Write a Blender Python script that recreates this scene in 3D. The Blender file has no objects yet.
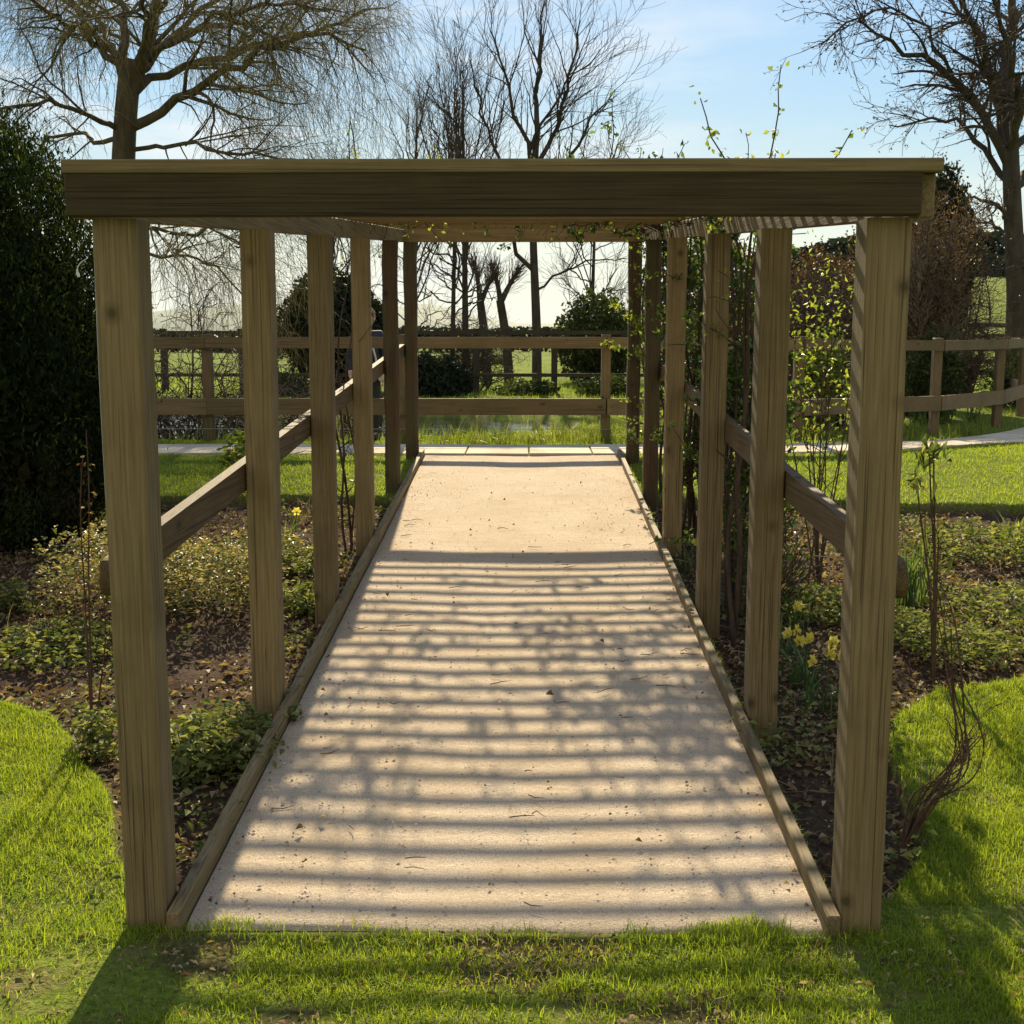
import bpy, math
import numpy as np
rng = np.random.default_rng(7)
R = math.radians
S = bpy.context.scene
HAZE = .00007
COL = S.collection

# ------------------------------------------------------------------ camera model (metres, Z up, +Y into the picture)
rng = np.random.default_rng(101)
CAM_Z, PITCH, YAW, F = 1.67, R(8.53), R(0.80), 1213.0
def at(u, v, Y):
    """world point seen at photo pixel (u, v) at world depth Y"""
    a, b = (u-512)/F, -(v-512)/F
    fx, fy, fz = -math.sin(YAW)*math.cos(PITCH), math.cos(YAW)*math.cos(PITCH), -math.sin(PITCH)
    rx, ry = math.cos(YAW), math.sin(YAW)
    ux, uy, uz = -math.sin(YAW)*math.sin(PITCH), math.cos(YAW)*math.sin(PITCH), math.cos(PITCH)
    dx, dy, dz = fx+a*rx+b*ux, fy+a*ry+b*uy, fz+b*uz
    k = Y/dy
    return np.array([dx*k, Y, CAM_Z+dz*k])

# ------------------------------------------------------------------ noise + terrain
rng = np.random.default_rng(102)
_P = rng.random((256, 256))
def vnoise(x, y):
    x = np.asarray(x, float); y = np.asarray(y, float)
    xi, yi = np.floor(x).astype(int), np.floor(y).astype(int)
    fx, fy = x-xi, y-yi
    fx, fy = fx*fx*(3-2*fx), fy*fy*(3-2*fy)
    g = lambda i, j: _P[i & 255, j & 255]
    return (g(xi, yi)*(1-fx)+g(xi+1, yi)*fx)*(1-fy)+(g(xi, yi+1)*(1-fx)+g(xi+1, yi+1)*fx)*fy
def fbm(x, y, o=3):
    s, a, t = 0, 1, 0
    for k in range(o):
        s = s+a*vnoise(x*2**k+17*k, y*2**k+5*k); t += a; a *= .5
    return s/t
def sstep(a, b, x):
    t = np.clip((x-a)/(b-a), 0, 1)
    return t*t*(3-2*t)

FX = np.array([-9, -2.28, -1.93, -1.53, -1.29, -1.2, -1.0, .86, 1.10, 1.30, 1.40, 1.5, 1.8, 2.25, 9])
FY = np.array([5.5, 5.0, 4.83, 4.19, 3.66, 3.40, 3.38, 3.36, 3.40, 3.8, 4.6, 4.85, 5.15, 5.35, 5.9])
def near_edge(x): return np.interp(x, FX, FY)+.16*(fbm(x*2.2+3, x*0+9)-.5)+.10*(fbm(x*9+3, x*0+4)-.5)
def far_edge(x): return 9.35+.25*(fbm(x*.6+40, x*0+2)-.5)+np.where(x > 0, -.12*np.clip(x-1.5, 0, 3), 0)
def pond_r(x, y): return np.sqrt(((x+6.6)/7.3)**2+((y-16.4)/2.9)**2)
def bed_mask(x, y):
    inpath = (x > -1.02) & (x < .89)
    m = np.where(inpath, 0, sstep(-.05, .05, y-near_edge(x))*sstep(-.03, .03, far_edge(x)-y))
    return m*(np.abs(x) < 9)
PATHC = np.array([[-30, 11.77], [-9, 11.77], [1.6, 11.77], [2.6, 11.9], [3.6, 12.3], [4.6, 12.95], [5.6, 13.8], [6.5, 14.9], [7.4, 16.6], [8.2, 19], [9, 23]])
def path_d(x, y):
    d = np.full(np.shape(x), 99.)
    for a, b in zip(PATHC[:-1], PATHC[1:]):
        e = b-a; t = np.clip(((x-a[0])*e[0]+(y-a[1])*e[1])/(e@e), 0, 1)
        d = np.minimum(d, np.hypot(x-a[0]-t*e[0], y-a[1]-t*e[1]))
    return d
def bare(x, y):      # trodden bare patches in the turf at the mouth of the walk
    return sstep(.49, .60, fbm(x*2.3+11, y*3.6+2, 4))*sstep(3.35, 3.1, y)*sstep(1.35, .8, np.abs(x))
def slope(y): return .063*np.clip(np.asarray(y, float)-3.2, 0, 8.1)
def gz(x, y, fine=True):
    x = np.asarray(x, float); y = np.asarray(y, float)
    z = slope(y)
    z = z+sstep(12.4, 13.4, y)*(-.06)*(x < 30)
    pr = pond_r(x, y)
    z = z-1.0*sstep(1.08, .72, pr)
    b = bed_mask(x, y)
    z = z-.085*b
    if fine:
        z = z+b*(.07*(fbm(x*3.1, y*3.1)-.5)+.035*(fbm(x*11, y*11, 2)-.5))
        lawn = (1-b)*sstep(.47, .60, path_d(x, y))*np.where((x > -1.08) & (x < .97) & (y > 3.1) & (y < 11.5), 0, 1)
        z = z+lawn*.035*(fbm(x*1.7+9, y*1.7, 3)-.5)
        z = z+sstep(20, 40, y)*.5*(fbm(x*.08+3, y*.08)-.5)
    z = z+4.2*sstep(7, 22, x)*sstep(24, 75, y)
    return z

# ------------------------------------------------------------------ mesh builder
rng = np.random.default_rng(103)
class MB:
    def __init__(s): s.v, s.l, s.n, s.a, s.c = [], [], [], [], 0
    def add(s, V, faces, rnd=None):
        """V (n,3); faces: int array (m,k)"""
        V = np.asarray(V, float).reshape(-1, 3); faces = np.asarray(faces, int)
        s.v.append(V); s.l.append((faces+s.c).ravel()); s.n.append(np.full(len(faces), faces.shape[1]))
        s.a.append(np.full(len(V), .5) if rnd is None else np.broadcast_to(np.asarray(rnd, float), (len(V),)).copy())
        s.c += len(V); return s
    def box(s, x0, x1, y0, y1, z0, z1, bev=.004, shear=0., rot=None, jit=0.):
        """bevelled box; shear = dz/dy"""
        hx, hy, hz = (x1-x0)/2, (y1-y0)/2, (z1-z0)/2
        b = min(bev, hx*.45, hy*.45, hz*.45); P = []
        for sx in (-1, 1):
            for sy in (-1, 1):
                for sz in (-1, 1):
                    P += [[sx*hx, sy*(hy-b), sz*(hz-b)], [sx*(hx-b), sy*hy, sz*(hz-b)], [sx*(hx-b), sy*(hy-b), sz*hz]]
        P = np.array(P); I = lambda sx, sy, sz, k: (((sx > 0)*2+(sy > 0))*2+(sz > 0))*3+k
        Q, T = [], []
        for g in (-1, 1):
            q = [I(g, -1, -1, 0), I(g, 1, -1, 0), I(g, 1, 1, 0), I(g, -1, 1, 0)]; Q.append(q if g > 0 else q[::-1])
            q = [I(-1, g, -1, 1), I(1, g, -1, 1), I(1, g, 1, 1), I(-1, g, 1, 1)]; Q.append(q[::-1] if g > 0 else q)
            q = [I(-1, -1, g, 2), I(1, -1, g, 2), I(1, 1, g, 2), I(-1, 1, g, 2)]; Q.append(q if g > 0 else q[::-1])
        for p in (-1, 1):
            for q in (-1, 1):
                Q.append([I(p, q, -1, 0), I(p, q, -1, 1), I(p, q, 1, 1), I(p, q, 1, 0)][::(-1 if p*q < 0 else 1)])
                Q.append([I(p, -1, q, 0), I(p, 1, q, 0), I(p, 1, q, 2), I(p, -1, q, 2)][::(1 if p*q < 0 else -1)][::-1])
                Q.append([I(-1, p, q, 1), I(1, p, q, 1), I(1, p, q, 2), I(-1, p, q, 2)][::(1 if p*q > 0 else -1)][::-1])
                for w in (-1, 1): T.append([I(p, q, w, 0), I(p, q, w, 1), I(p, q, w, 2)][::(1 if p*q*w > 0 else -1)])
        if jit: P = P+rng.normal(0, jit, P.shape)
        if rot is not None: P = P@np.asarray(rot).T
        P = P+np.array([(x0+x1)/2, (y0+y1)/2, (z0+z1)/2])
        if shear: P[:, 2] += shear*(P[:, 1]-y0)
        s.add(P, Q); c = s.c-len(P)
        s.l.append((np.array(T)+c).ravel()); s.n.append(np.full(len(T), 3))
        return s
    def tubes(s, P, Rr, k=4, rnd=None, cap=False):
        """P (M,n,3) polylines, Rr (M,n) radii"""
        P = np.asarray(P, float); Rr = np.asarray(Rr, float)
        if P.ndim == 2: P, Rr = P[None], Rr[None]
        M, n = P.shape[:2]
        if M == 0: return s
        T = np.gradient(P, axis=1); T /= np.linalg.norm(T, axis=2, keepdims=True)+1e-9
        m = T.mean(1); ref = np.where(np.abs(m[:, 2:3]) > .8, np.array([[1., .13, 0]]), np.array([[.1, .05, 1.]]))
        A = np.cross(T, ref[:, None, :]); A /= np.linalg.norm(A, axis=2, keepdims=True)+1e-9
        B = np.cross(T, A)
        th = np.arange(k)*2*np.pi/k
        V = P[:, :, None]+Rr[:, :, None, None]*(A[:, :, None]*np.cos(th)[:, None]+B[:, :, None]*np.sin(th)[:, None])
        i, j, q = np.meshgrid(np.arange(M), np.arange(n-1), np.arange(k), indexing='ij')
        q2 = (q+1) % k; o = i*n*k
        Fc = np.stack([o+j*k+q, o+j*k+q2, o+(j+1)*k+q2, o+(j+1)*k+q], -1).reshape(-1, 4)
        rr = None if rnd is None else np.repeat(np.asarray(rnd, float), n*k)
        s.add(V, Fc, rr)
        if cap:
            c = s.c-M*n*k
            for e in (0, n-1):
                idx = np.arange(M)[:, None]*n*k+e*k+(np.arange(k) if e else np.arange(k)[::-1])
                s.l.append((idx+c).ravel()); s.n.append(np.full(M, k))
        return s
    def leaves(s, C, size, N=None, asp=.55, fold=.25, rnd=None, D=None):
        """leaf = two folded triangles-pairs; C (M,3)"""
        C = np.asarray(C, float); M = len(C)
        if M == 0: return s
        size = np.broadcast_to(size, (M,))[:, None]
        if D is None:
            D = rng.normal(size=(M, 3))
            if N is not None: D = D*np.array([1, 1, .25])
        D = D/(np.linalg.norm(D, axis=1, keepdims=True)+1e-9)
        N = rng.normal(size=(M, 3)) if N is None else N+rng.normal(0, .45, (M, 3))
        W = np.cross(D, N); W /= np.linalg.norm(W, axis=1, keepdims=True)+1e-9
        N = np.cross(W, D)
        a = C-D*size*.5; b = C+D*size*.5+N*size*-.12
        l = C+W*size*asp*.5+N*size*fold*.5-D*size*.05; r = C-W*size*asp*.5+N*size*fold*.5-D*size*.05
        V = np.stack([a, l, b, r], 1)
        o = np.arange(M)[:, None]*4
        Fc = np.concatenate([o+np.array([[0, 2, 1]]), o+np.array([[0, 3, 2]])])
        rr = rng.random(M) if rnd is None else np.broadcast_to(rnd, (M,))
        s.add(V, Fc, np.repeat(rr, 4)); return s
    def blades(s, B, h, w, lean=.45, rnd=None, segs=2, az=None, grow=None):
        """grass blades from bases B (M,3)"""
        B = np.asarray(B, float); M = len(B)
        if M == 0: return s
        h = np.broadcast_to(h, (M,)); w = np.broadcast_to(w, (M,))
        az = rng.uniform(0, 2*np.pi, M) if az is None else az
        L = np.abs(rng.normal(0, lean, M))+.05
        d = np.stack([np.cos(az), np.sin(az), 0*az], 1); sd = np.stack([-np.sin(az), np.cos(az), 0*az], 1)
        tw = rng.uniform(0, 2*np.pi, M); sd = np.stack([np.cos(tw), np.sin(tw), 0*az], 1)
        up = np.array([0, 0, 1.])
        rows = []
        for t in np.linspace(0, 1, segs+1)[:-1]:
            c = B+d*(h*L*t*t)[:, None]+up*(h*(t-.25*L*t*t))[:, None]
            ww = (w*(1-.45*t)*.5)[:, None]
            rows += [c-sd*ww, c+sd*ww]
        tip = B+d*(h*L)[:, None]+up*(h*np.maximum(1-.25*L-.12*L*L, .25))[:, None]
        V = np.stack(rows+[tip], 1); k = 2*segs+1; o = np.arange(M)[:, None]*k
        rr = rng.random(M) if rnd is None else rnd
        Q = [o+np.array([[2*i, 2*i+1, 2*i+3, 2*i+2]]) for i in range(segs-1)]
        T = o+np.array([[2*segs-2, 2*segs-1, 2*segs]])
        c0 = s.c
        s.v.append(V.reshape(-1, 3)); s.a.append(np.repeat(rr, k)); s.c += M*k
        for q in Q: s.l.append((q+c0).ravel()); s.n.append(np.full(M, 4))
        s.l.append((T+c0).ravel()); s.n.append(np.full(M, 3)); return s
    def build(s, name, mat, parent=None, smooth=False, loc=None):
        me = bpy.data.meshes.new(name)
        V = np.concatenate(s.v); L = np.concatenate(s.l).astype(np.int32); N = np.concatenate(s.n).astype(np.int32)
        A = np.concatenate(s.a).astype(np.float32)
        o = bpy.data.objects.new(name, me); COL.objects.link(o)
        if parent is not None:
            o.parent = parent; V = V-np.array(parent_loc(parent))
        elif loc is not None:
            o.location = loc; V = V-np.array(loc)
        me.vertices.add(len(V)); me.vertices.foreach_set('co', V.astype(np.float32).ravel())
        me.loops.add(len(L)); me.loops.foreach_set('vertex_index', L)
        me.polygons.add(len(N)); st = np.zeros(len(N), np.int32); st[1:] = np.cumsum(N)[:-1]
        me.polygons.foreach_set('loop_start', st); me.polygons.foreach_set('loop_total', N)
        at_ = me.attributes.new('rnd', 'FLOAT', 'POINT'); at_.data.foreach_set('value', A)
        me.polygons.foreach_set('use_smooth', np.full(len(N), bool(smooth)))
        me.update(calc_edges=True); me.validate()
        if mat is not None: me.materials.append(mat)
        return o
def parent_loc(p):
    v = np.zeros(3)
    while p is not None: v = v+np.array(p.location); p = p.parent
    return v
def thing(name, label, cat, loc=(0, 0, 0), group=None):
    o = bpy.data.objects.new(name, None); COL.objects.link(o); o.location = tuple(map(float, loc))
    o.empty_display_size = .1
    return tag(o, label, cat, group)
def tag(o, label=None, cat=None, group=None, kind=None):
    if label: o['label'] = label
    if cat: o['category'] = cat
    if group: o['group'] = group
    if kind: o['kind'] = kind
    return o

# ------------------------------------------------------------------ materials
rng = np.random.default_rng(104)
def newmat(name):
    m = bpy.data.materials.new(name); m.use_nodes = True
    nt = m.node_tree; nt.nodes.clear()
    out = nt.nodes.new('ShaderNodeOutputMaterial'); p = nt.nodes.new('ShaderNodeBsdfPrincipled')
    nt.links.new(p.outputs[0], out.inputs[0]); return m, nt, p, out
def N(nt, t, **k):
    n = nt.nodes.new(t)
    for a, b in k.items():
        if a in n.inputs.keys() if hasattr(n.inputs, 'keys') else False: n.inputs[a].default_value = b
        else: setattr(n, a, b)
    return n
def ramp(nt, fac, stops):
    r = nt.nodes.new('ShaderNodeValToRGB'); e = r.color_ramp.elements
    while len(e) < len(stops): e.new(.5)
    for el, (p, c) in zip(e, stops): el.position = p; el.color = (*c, 1)
    nt.links.new(fac, r.inputs[0]); return r.outputs[0]
def mapped(nt, scale, coord='Object', rotz=0):
    tc = nt.nodes.new('ShaderNodeTexCoord'); mp = nt.nodes.new('ShaderNodeMapping')
    mp.inputs['Scale'].default_value = scale; nt.links.new(tc.outputs[coord], mp.inputs[0]); return mp.outputs[0]
def noise(nt, vec, scale, detail=4, rough=.55, dist=0.):
    n = nt.nodes.new('ShaderNodeTexNoise'); n.inputs['Scale'].default_value = scale
    n.inputs['Detail'].default_value = detail; n.inputs['Roughness'].default_value = rough
    n.inputs['Distortion'].default_value = dist
    nt.links.new(vec, n.inputs['Vector']); return n.outputs[0]
def mix(nt, a, b, f, mode='MIX'):
    m = nt.nodes.new('ShaderNodeMix'); m.data_type = 'RGBA'; m.blend_type = mode
    for sock, val in ((m.inputs[0], f), (m.inputs[6], a), (m.inputs[7], b)):
        if hasattr(val, 'links') or hasattr(val, 'is_linked'): nt.links.new(val, sock)
        else: sock.default_value = val if isinstance(val, (int, float)) else (*val, 1)
    return m.outputs[2]
def math_(nt, op, a, b=None):
    m = nt.nodes.new('ShaderNodeMath'); m.operation = op
    for sock, val in ((m.inputs[0], a), (m.inputs[1], b)):
        if val is None: continue
        if isinstance(val, (int, float)): sock.default_value = val
        else: nt.links.new(val, sock)
    return m.outputs[0]
def bump(nt, p, h, strength=.4, dist=.01):
    b = nt.nodes.new('ShaderNodeBump'); b.inputs['Strength'].default_value = strength; b.inputs['Distance'].default_value = dist
    nt.links.new(h, b.inputs['Height']); nt.links.new(b.outputs[0], p.inputs['Normal'])

def wood(name, axis, c0, c1, c2, green=.0, knots=True):
    m, nt, p, out = newmat(name)
    st = {'x': (1.5, 62, 62), 'y': (62, 1.5, 62), 'z': (62, 62, 1.5)}[axis]
    kn = {'x': (4.5, 8, 8), 'y': (8, 4.5, 8), 'z': (6.5, 6.5, 5.5)}[axis]
    oi = nt.nodes.new('ShaderNodeObjectInfo')
    tc = nt.nodes.new('ShaderNodeTexCoord'); ad = nt.nodes.new('ShaderNodeVectorMath'); ad.operation = 'MULTIPLY_ADD'
    ad.inputs[1].default_value = (1, 1, 1)
    sc = nt.nodes.new('ShaderNodeVectorMath'); sc.operation = 'SCALE'; sc.inputs[0].default_value = (31, 17, 23)
    nt.links.new(oi.outputs['Random'], sc.inputs['Scale'])
    nt.links.new(tc.outputs['Object'], ad.inputs[0]); nt.links.new(sc.outputs[0], ad.inputs[2])
    def mp(s):
        q = nt.nodes.new('ShaderNodeMapping'); q.inputs['Scale'].default_value = s; nt.links.new(ad.outputs[0], q.inputs[0]); return q.outputs[0]
    g = noise(nt, mp(st), 2.2, 6, .62, .35)
    big = noise(nt, mp(tuple(np.array(st)*.09)), 2.0, 4)
    col = ramp(nt, g, [(.28, c0), (.5, c1), (.72, c2)])
    col = mix(nt, col, tuple(np.array(c0)*.8), math_(nt, 'MULTIPLY', ramp(nt, big, [(.45, (0, 0, 0)), (.75, (1, 1, 1))]), .30))
    if knots:
        vo = nt.nodes.new('ShaderNodeTexVoronoi'); vo.inputs['Scale'].default_value = .8; nt.links.new(mp(kn), vo.inputs['Vector'])
        k = ramp(nt, vo.outputs['Distance'], [(.055, (1, 1, 1)), (.085, (.5, .5, .5)), (.17, (0, 0, 0))])
        col = mix(nt, col, tuple(np.array(c0)*.42), math_(nt, 'MULTIPLY', k, .85))
    stn = noise(nt, mp((2.2, 2.2, 2.2)), 1.7, 5, .6)
    col = mix(nt, col, tuple(np.array(c0)*.55), math_(nt, 'MULTIPLY', ramp(nt, stn, [(.50, (0, 0, 0)), (.75, (1, 1, 1))]), .42))
    # fine dark checks along the grain
    ck = noise(nt, mp(tuple(np.array(st)*np.where(np.array(st) > 5, 1.3, .35))), 2.0, 2)
    chk = ramp(nt, ck, [(.60, (0, 0, 0)), (.66, (1, 1, 1))])
    col = mix(nt, col, tuple(np.array(c0)*.38), math_(nt, 'MULTIPLY', chk, .75))
    if green:
        gn = noise(nt, mp((3, 3, 1.6)), 1.3, 4)
        col = mix(nt, col, (.075, .085, .03), math_(nt, 'MULTIPLY', ramp(nt, gn, [(.42, (0, 0, 0)), (.68, (1, 1, 1))]), green))
    hs = nt.nodes.new('ShaderNodeHueSaturation'); nt.links.new(col, hs.inputs['Color'])
    nt.links.new(math_(nt, 'ADD', math_(nt, 'MULTIPLY', oi.outputs['Random'], .34), .83), hs.inputs['Value'])
    nt.links.new(hs.outputs[0], p.inputs['Base Color'])
    p.inputs['Roughness'].default_value = .78; p.inputs['Specular IOR Level'].default_value = .25
    bump(nt, p, math_(nt, 'SUBTRACT', g, math_(nt, 'MULTIPLY', chk, .6)), .45, .004)
    return m
PALE = ((.138, .094, .042), (.208, .149, .070), (.285, .212, .106))
BACKLIT = ((.038, .025, .011), (.062, .042, .018), (.092, .064, .028))  # front fascia: its backlit darkness is put into the wood colour
WZ = wood('pine_upright', 'z', *PALE, green=.10); WX = wood('pine_crosswise', 'x', *PALE, green=.15); WY = wood('pine_lengthwise', 'y', *PALE, green=.22); WYD = wood('backlit_pine_lengthwise', 'y', (.075, .046, .020), (.115, .074, .032), (.16, .108, .05), green=.1); WXD = wood('backlit_pine_crosswise', 'x', *BACKLIT, green=.15)  # side rails and front fascia get pine darkened in colour for their backlit look
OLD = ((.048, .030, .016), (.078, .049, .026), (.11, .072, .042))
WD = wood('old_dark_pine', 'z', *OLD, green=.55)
FEN = ((.13, .088, .042), (.19, .132, .064), (.25, .18, .095))
FZ = wood('fence_pine_upright', 'z', *FEN, green=.3); FXm = wood('fence_pine_crosswise', 'x', *FEN, green=.25)
DK = ((.035, .026, .018), (.06, .045, .03), (.085, .066, .045))  # field fence wood: the shade of its backlit side is put into the colour
DZ = wood('backlit_field_post', 'z', *DK, green=.2, knots=False); DX = wood('backlit_field_rail', 'x', *DK, green=.2, knots=False)

def leafmat(name, stops, trans=.45, rough=.5, tcol=(1.25, 1.25, .55), patch=None, spec=.3):
    m, nt, p, out = newmat(name)
    a = nt.nodes.new('ShaderNodeAttribute'); a.attribute_name = 'rnd'
    col = ramp(nt, a.outputs['Fac'], stops)
    if patch:
        n = noise(nt, mapped(nt, (1, 1, 1)), patch[0], 3)
        col = mix(nt, col, patch[1], math_(nt, 'MULTIPLY', ramp(nt, n, [(patch[2], (0, 0, 0)), (patch[2]+.12, (1, 1, 1))]), patch[3]))
    nt.links.new(col, p.inputs['Base Color']); p.inputs['Roughness'].default_value = rough; p.inputs['Specular IOR Level'].default_value = spec
    t = nt.nodes.new('ShaderNodeBsdfTranslucent'); nt.links.new(mix(nt, col, tcol, 1., 'MULTIPLY'), t.inputs[0])
    mx = nt.nodes.new('ShaderNodeMixShader'); mx.inputs[0].default_value = trans
    nt.links.new(p.outputs[0], mx.inputs[1]); nt.links.new(t.outputs[0], mx.inputs[2]); nt.links.new(mx.outputs[0], out.inputs[0])
    return m
GRASS = leafmat('lawn_grass', tcol=(1.25, 1.28, .5), stops=[(0, (.13, .19, .015)), (.45, (.235, .30, .034)), (.82, (.34, .38, .05)), (.93, (.40, .36, .08)), (1, (.42, .33, .16))], trans=.5, rough=.6, patch=(1.6, (.30, .32, .04), .55, .45), spec=.15)
TALLG = leafmat('tall_grass', [(0, (.08, .12, .018)), (.6, (.15, .19, .03)), (1, (.30, .27, .09))], .5)
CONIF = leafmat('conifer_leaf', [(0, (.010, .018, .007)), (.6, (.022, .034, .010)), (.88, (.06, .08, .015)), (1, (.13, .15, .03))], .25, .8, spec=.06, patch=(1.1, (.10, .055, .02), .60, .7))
HOLLY = leafmat('dark_evergreen_leaf', [(0, (.015, .022, .012)), (.7, (.03, .042, .02)), (1, (.06, .07, .03))], .15, .6, spec=.1)
LAUREL = leafmat('bushy_evergreen_leaf', [(0, (.03, .045, .015)), (.7, (.06, .08, .025)), (1, (.12, .13, .04))], .3, .6, spec=.1)
ROSE = leafmat('rose_leaf', [(0, (.03, .055, .015)), (.6, (.07, .115, .025)), (1, (.17, .21, .05))], .45, .4)
FRESH = leafmat('fresh_leaf', [(0, (.09, .14, .02)), (.5, (.19, .24, .04)), (1, (.34, .34, .08))], .5, .45)
VARIEG = leafmat('variegated_leaf', [(0, (.07, .09, .03)), (.4, (.15, .16, .055)), (.7, (.29, .23, .11)), (1, (.44, .34, .20))], .35, .5)
HERB = leafmat('herb_leaf', [(0, (.06, .08, .025)), (.5, (.14, .165, .05)), (.85, (.25, .26, .09)), (1, (.36, .33, .15))], .35, .65, spec=.12)
STRAP = leafmat('strap_leaf', [(0, (.04, .085, .03)), (.7, (.08, .14, .045)), (1, (.17, .22, .07))], .4, .35)
IRIS = leafmat('pale_strap_leaf', [(0, (.14, .20, .04)), (1, (.32, .36, .08))], .5, .4)
PETAL = leafmat('yellow_petal', [(0, (.72, .58, .06)), (1, (.82, .74, .22))], .4, .5, (1, 1, .6))
LITTER = leafmat('dead_leaf', [(0, (.08, .05, .028)), (.45, (.22, .145, .08)), (.8, (.36, .26, .15)), (1, (.52, .42, .30))], .25, .65)
BEECH = leafmat('brown_hedge_leaf', [(0, (.035, .02, .012)), (.6, (.085, .048, .024)), (1, (.17, .10, .05))], .3, .6)
BUD = leafmat('spring_bud', [(0, (.10, .10, .03)), (1, (.26, .24, .07))], .45, .5)
KEYS = leafmat('dry_seed_bunch', [(0, (.03, .02, .015)), (1, (.10, .065, .04))], .2, .6)

def barkmat(name, a, b, sc=9):
    m, nt, p, out = newmat(name)
    n = noise(nt, mapped(nt, (1, 1, .3)), sc, 5, .65)
    nt.links.new(ramp(nt, n, [(.3, a), (.7, b)]), p.inputs['Base Color']); p.inputs['Roughness'].default_value = .85
    p.inputs['Specular IOR Level'].default_value = .2; bump(nt, p, n, .7, .03); return m
BARK = barkmat('grey_brown_bark', (.035, .028, .02), (.085, .07, .05)); WBARK = barkmat('willow_bark', (.05, .04, .022), (.13, .105, .058), 6)
TWIG = barkmat('brown_twig', (.055, .038, .026), (.12, .085, .06), 30); WTWIG = barkmat('willow_twig', (.17, .135, .045), (.30, .245, .085), 20)
CANE = barkmat('rose_cane', (.06, .032, .022), (.13, .075, .045), 40); VSTEM = barkmat('climber_stem', (.04, .026, .018), (.095, .065, .042), 30)
PALETW = barkmat('pale_dry_twig', (.16, .115, .075), (.32, .25, .17), 30)

def groundmat():
    m, nt, p, out = newmat('garden_ground')
    v = mapped(nt, (1, 1, 1))
    a = nt.nodes.new('ShaderNodeAttribute'); a.attribute_name = 'rnd'
    g1 = noise(nt, v, 5, 6, .65); g2 = noise(nt, v, 55, 4, .7); g3 = noise(nt, v, .18, 4, .6); g4 = noise(nt, v, 1.3, 5, .65)
    gc = ramp(nt, g2, [(.3, (.06, .075, .014)), (.55, (.14, .18, .026)), (.75, (.22, .24, .05))])
    gc = mix(nt, gc, (.17, .125, .07), math_(nt, 'MULTIPLY', ramp(nt, g1, [(.5, (0, 0, 0)), (.66, (1, 1, 1))]), .6))
    field = ramp(nt, g3, [(.35, (.10, .145, .02)), (.6, (.165, .20, .032))])
    field = mix(nt, field, (.07, .085, .022), math_(nt, 'MULTIPLY', ramp(nt, g4, [(.48, (0, 0, 0)), (.62, (1, 1, 1))]), .65))
    sep = nt.nodes.new('ShaderNodeSeparateXYZ'); nt.links.new(v, sep.inputs[0])
    far = nt.nodes.new('ShaderNodeMapRange'); far.inputs[1].default_value = 13; far.inputs[2].default_value = 22; nt.links.new(sep.outputs[1], far.inputs[0])
    gc = mix(nt, gc, field, far.outputs[0])
    sc = ramp(nt, g2, [(.3, (.03, .02, .014)), (.55, (.075, .05, .034)), (.75, (.15, .105, .072))])
    sc = mix(nt, sc, (.10, .07, .05), math_(nt, 'MULTIPLY', ramp(nt, g1, [(.45, (0, 0, 0)), (.7, (1, 1, 1))]), .5))
    nt.links.new(mix(nt, gc, sc, a.outputs['Fac']), p.inputs['Base Color'])
    p.inputs['Roughness'].default_value = 1.; p.inputs['Specular IOR Level'].default_value = .03
    bump(nt, p, math_(nt, 'ADD', g2, math_(nt, 'MULTIPLY', g1, 2)), .8, .02); return m
def gravelmat():
    m, nt, p, out = newmat('compacted_gravel')
    v = mapped(nt, (1, 1, 1))
    f = noise(nt, v, 210, 3, .7); b = noise(nt, v, 2.2, 5, .6); c = noise(nt, v, 38, 5, .7)
    st = noise(nt, mapped(nt, (1.4, 16, 1)), 2.2, 4, .6)
    col = ramp(nt, f, [(.30, (.30, .228, .155)), (.5, (.56, .45, .33)), (.7, (.71, .60, .46))])
    col = mix(nt, col, (.43, .32, .20), math_(nt, 'MULTIPLY', ramp(nt, b, [(.42, (0, 0, 0)), (.7, (1, 1, 1))]), .55))
    col = mix(nt, col, (.36, .265, .165), math_(nt, 'MULTIPLY', ramp(nt, st, [(.52, (0, 0, 0)), (.72, (1, 1, 1))]), .4))
    col = mix(nt, col, (.10, .07, .045), math_(nt, 'MULTIPLY', ramp(nt, c, [(.62, (0, 0, 0)), (.70, (1, 1, 1))]), .8))
    nt.links.new(col, p.inputs['Base Color']); p.inputs['Roughness'].default_value = .96; p.inputs['Specular IOR Level'].default_value = .08
    bump(nt, p, math_(nt, 'ADD', f, math_(nt, 'MULTIPLY', c, 1.5)), .7, .008); return m
def stonemat():
    m, nt, p, out = newmat('pale_paving_stone')
    v = mapped(nt, (1, 1, 1)); f = noise(nt, v, 60, 5, .7); b = noise(nt, v, 1.7, 4)
    a = nt.nodes.new('ShaderNodeAttribute'); a.attribute_name = 'rnd'
    col = ramp(nt, f, [(.3, (.46, .38, .27)), (.7, (.68, .59, .45))])
    col = mix(nt, col, (.30, .26, .20), math_(nt, 'MULTIPLY', ramp(nt, b, [(.4, (0, 0, 0)), (.7, (1, 1, 1))]), .5))
    hs = nt.nodes.new('ShaderNodeHueSaturation'); nt.links.new(col, hs.inputs['Color']); nt.links.new(math_(nt, 'ADD', math_(nt, 'MULTIPLY', a.outputs['Fac'], .25), .87), hs.inputs['Value'])
    nt.links.new(hs.outputs[0], p.inputs['Base Color']); p.inputs['Roughness'].default_value = .95; p.inputs['Specular IOR Level'].default_value = .06; bump(nt, p, f, .4, .004); return m
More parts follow.
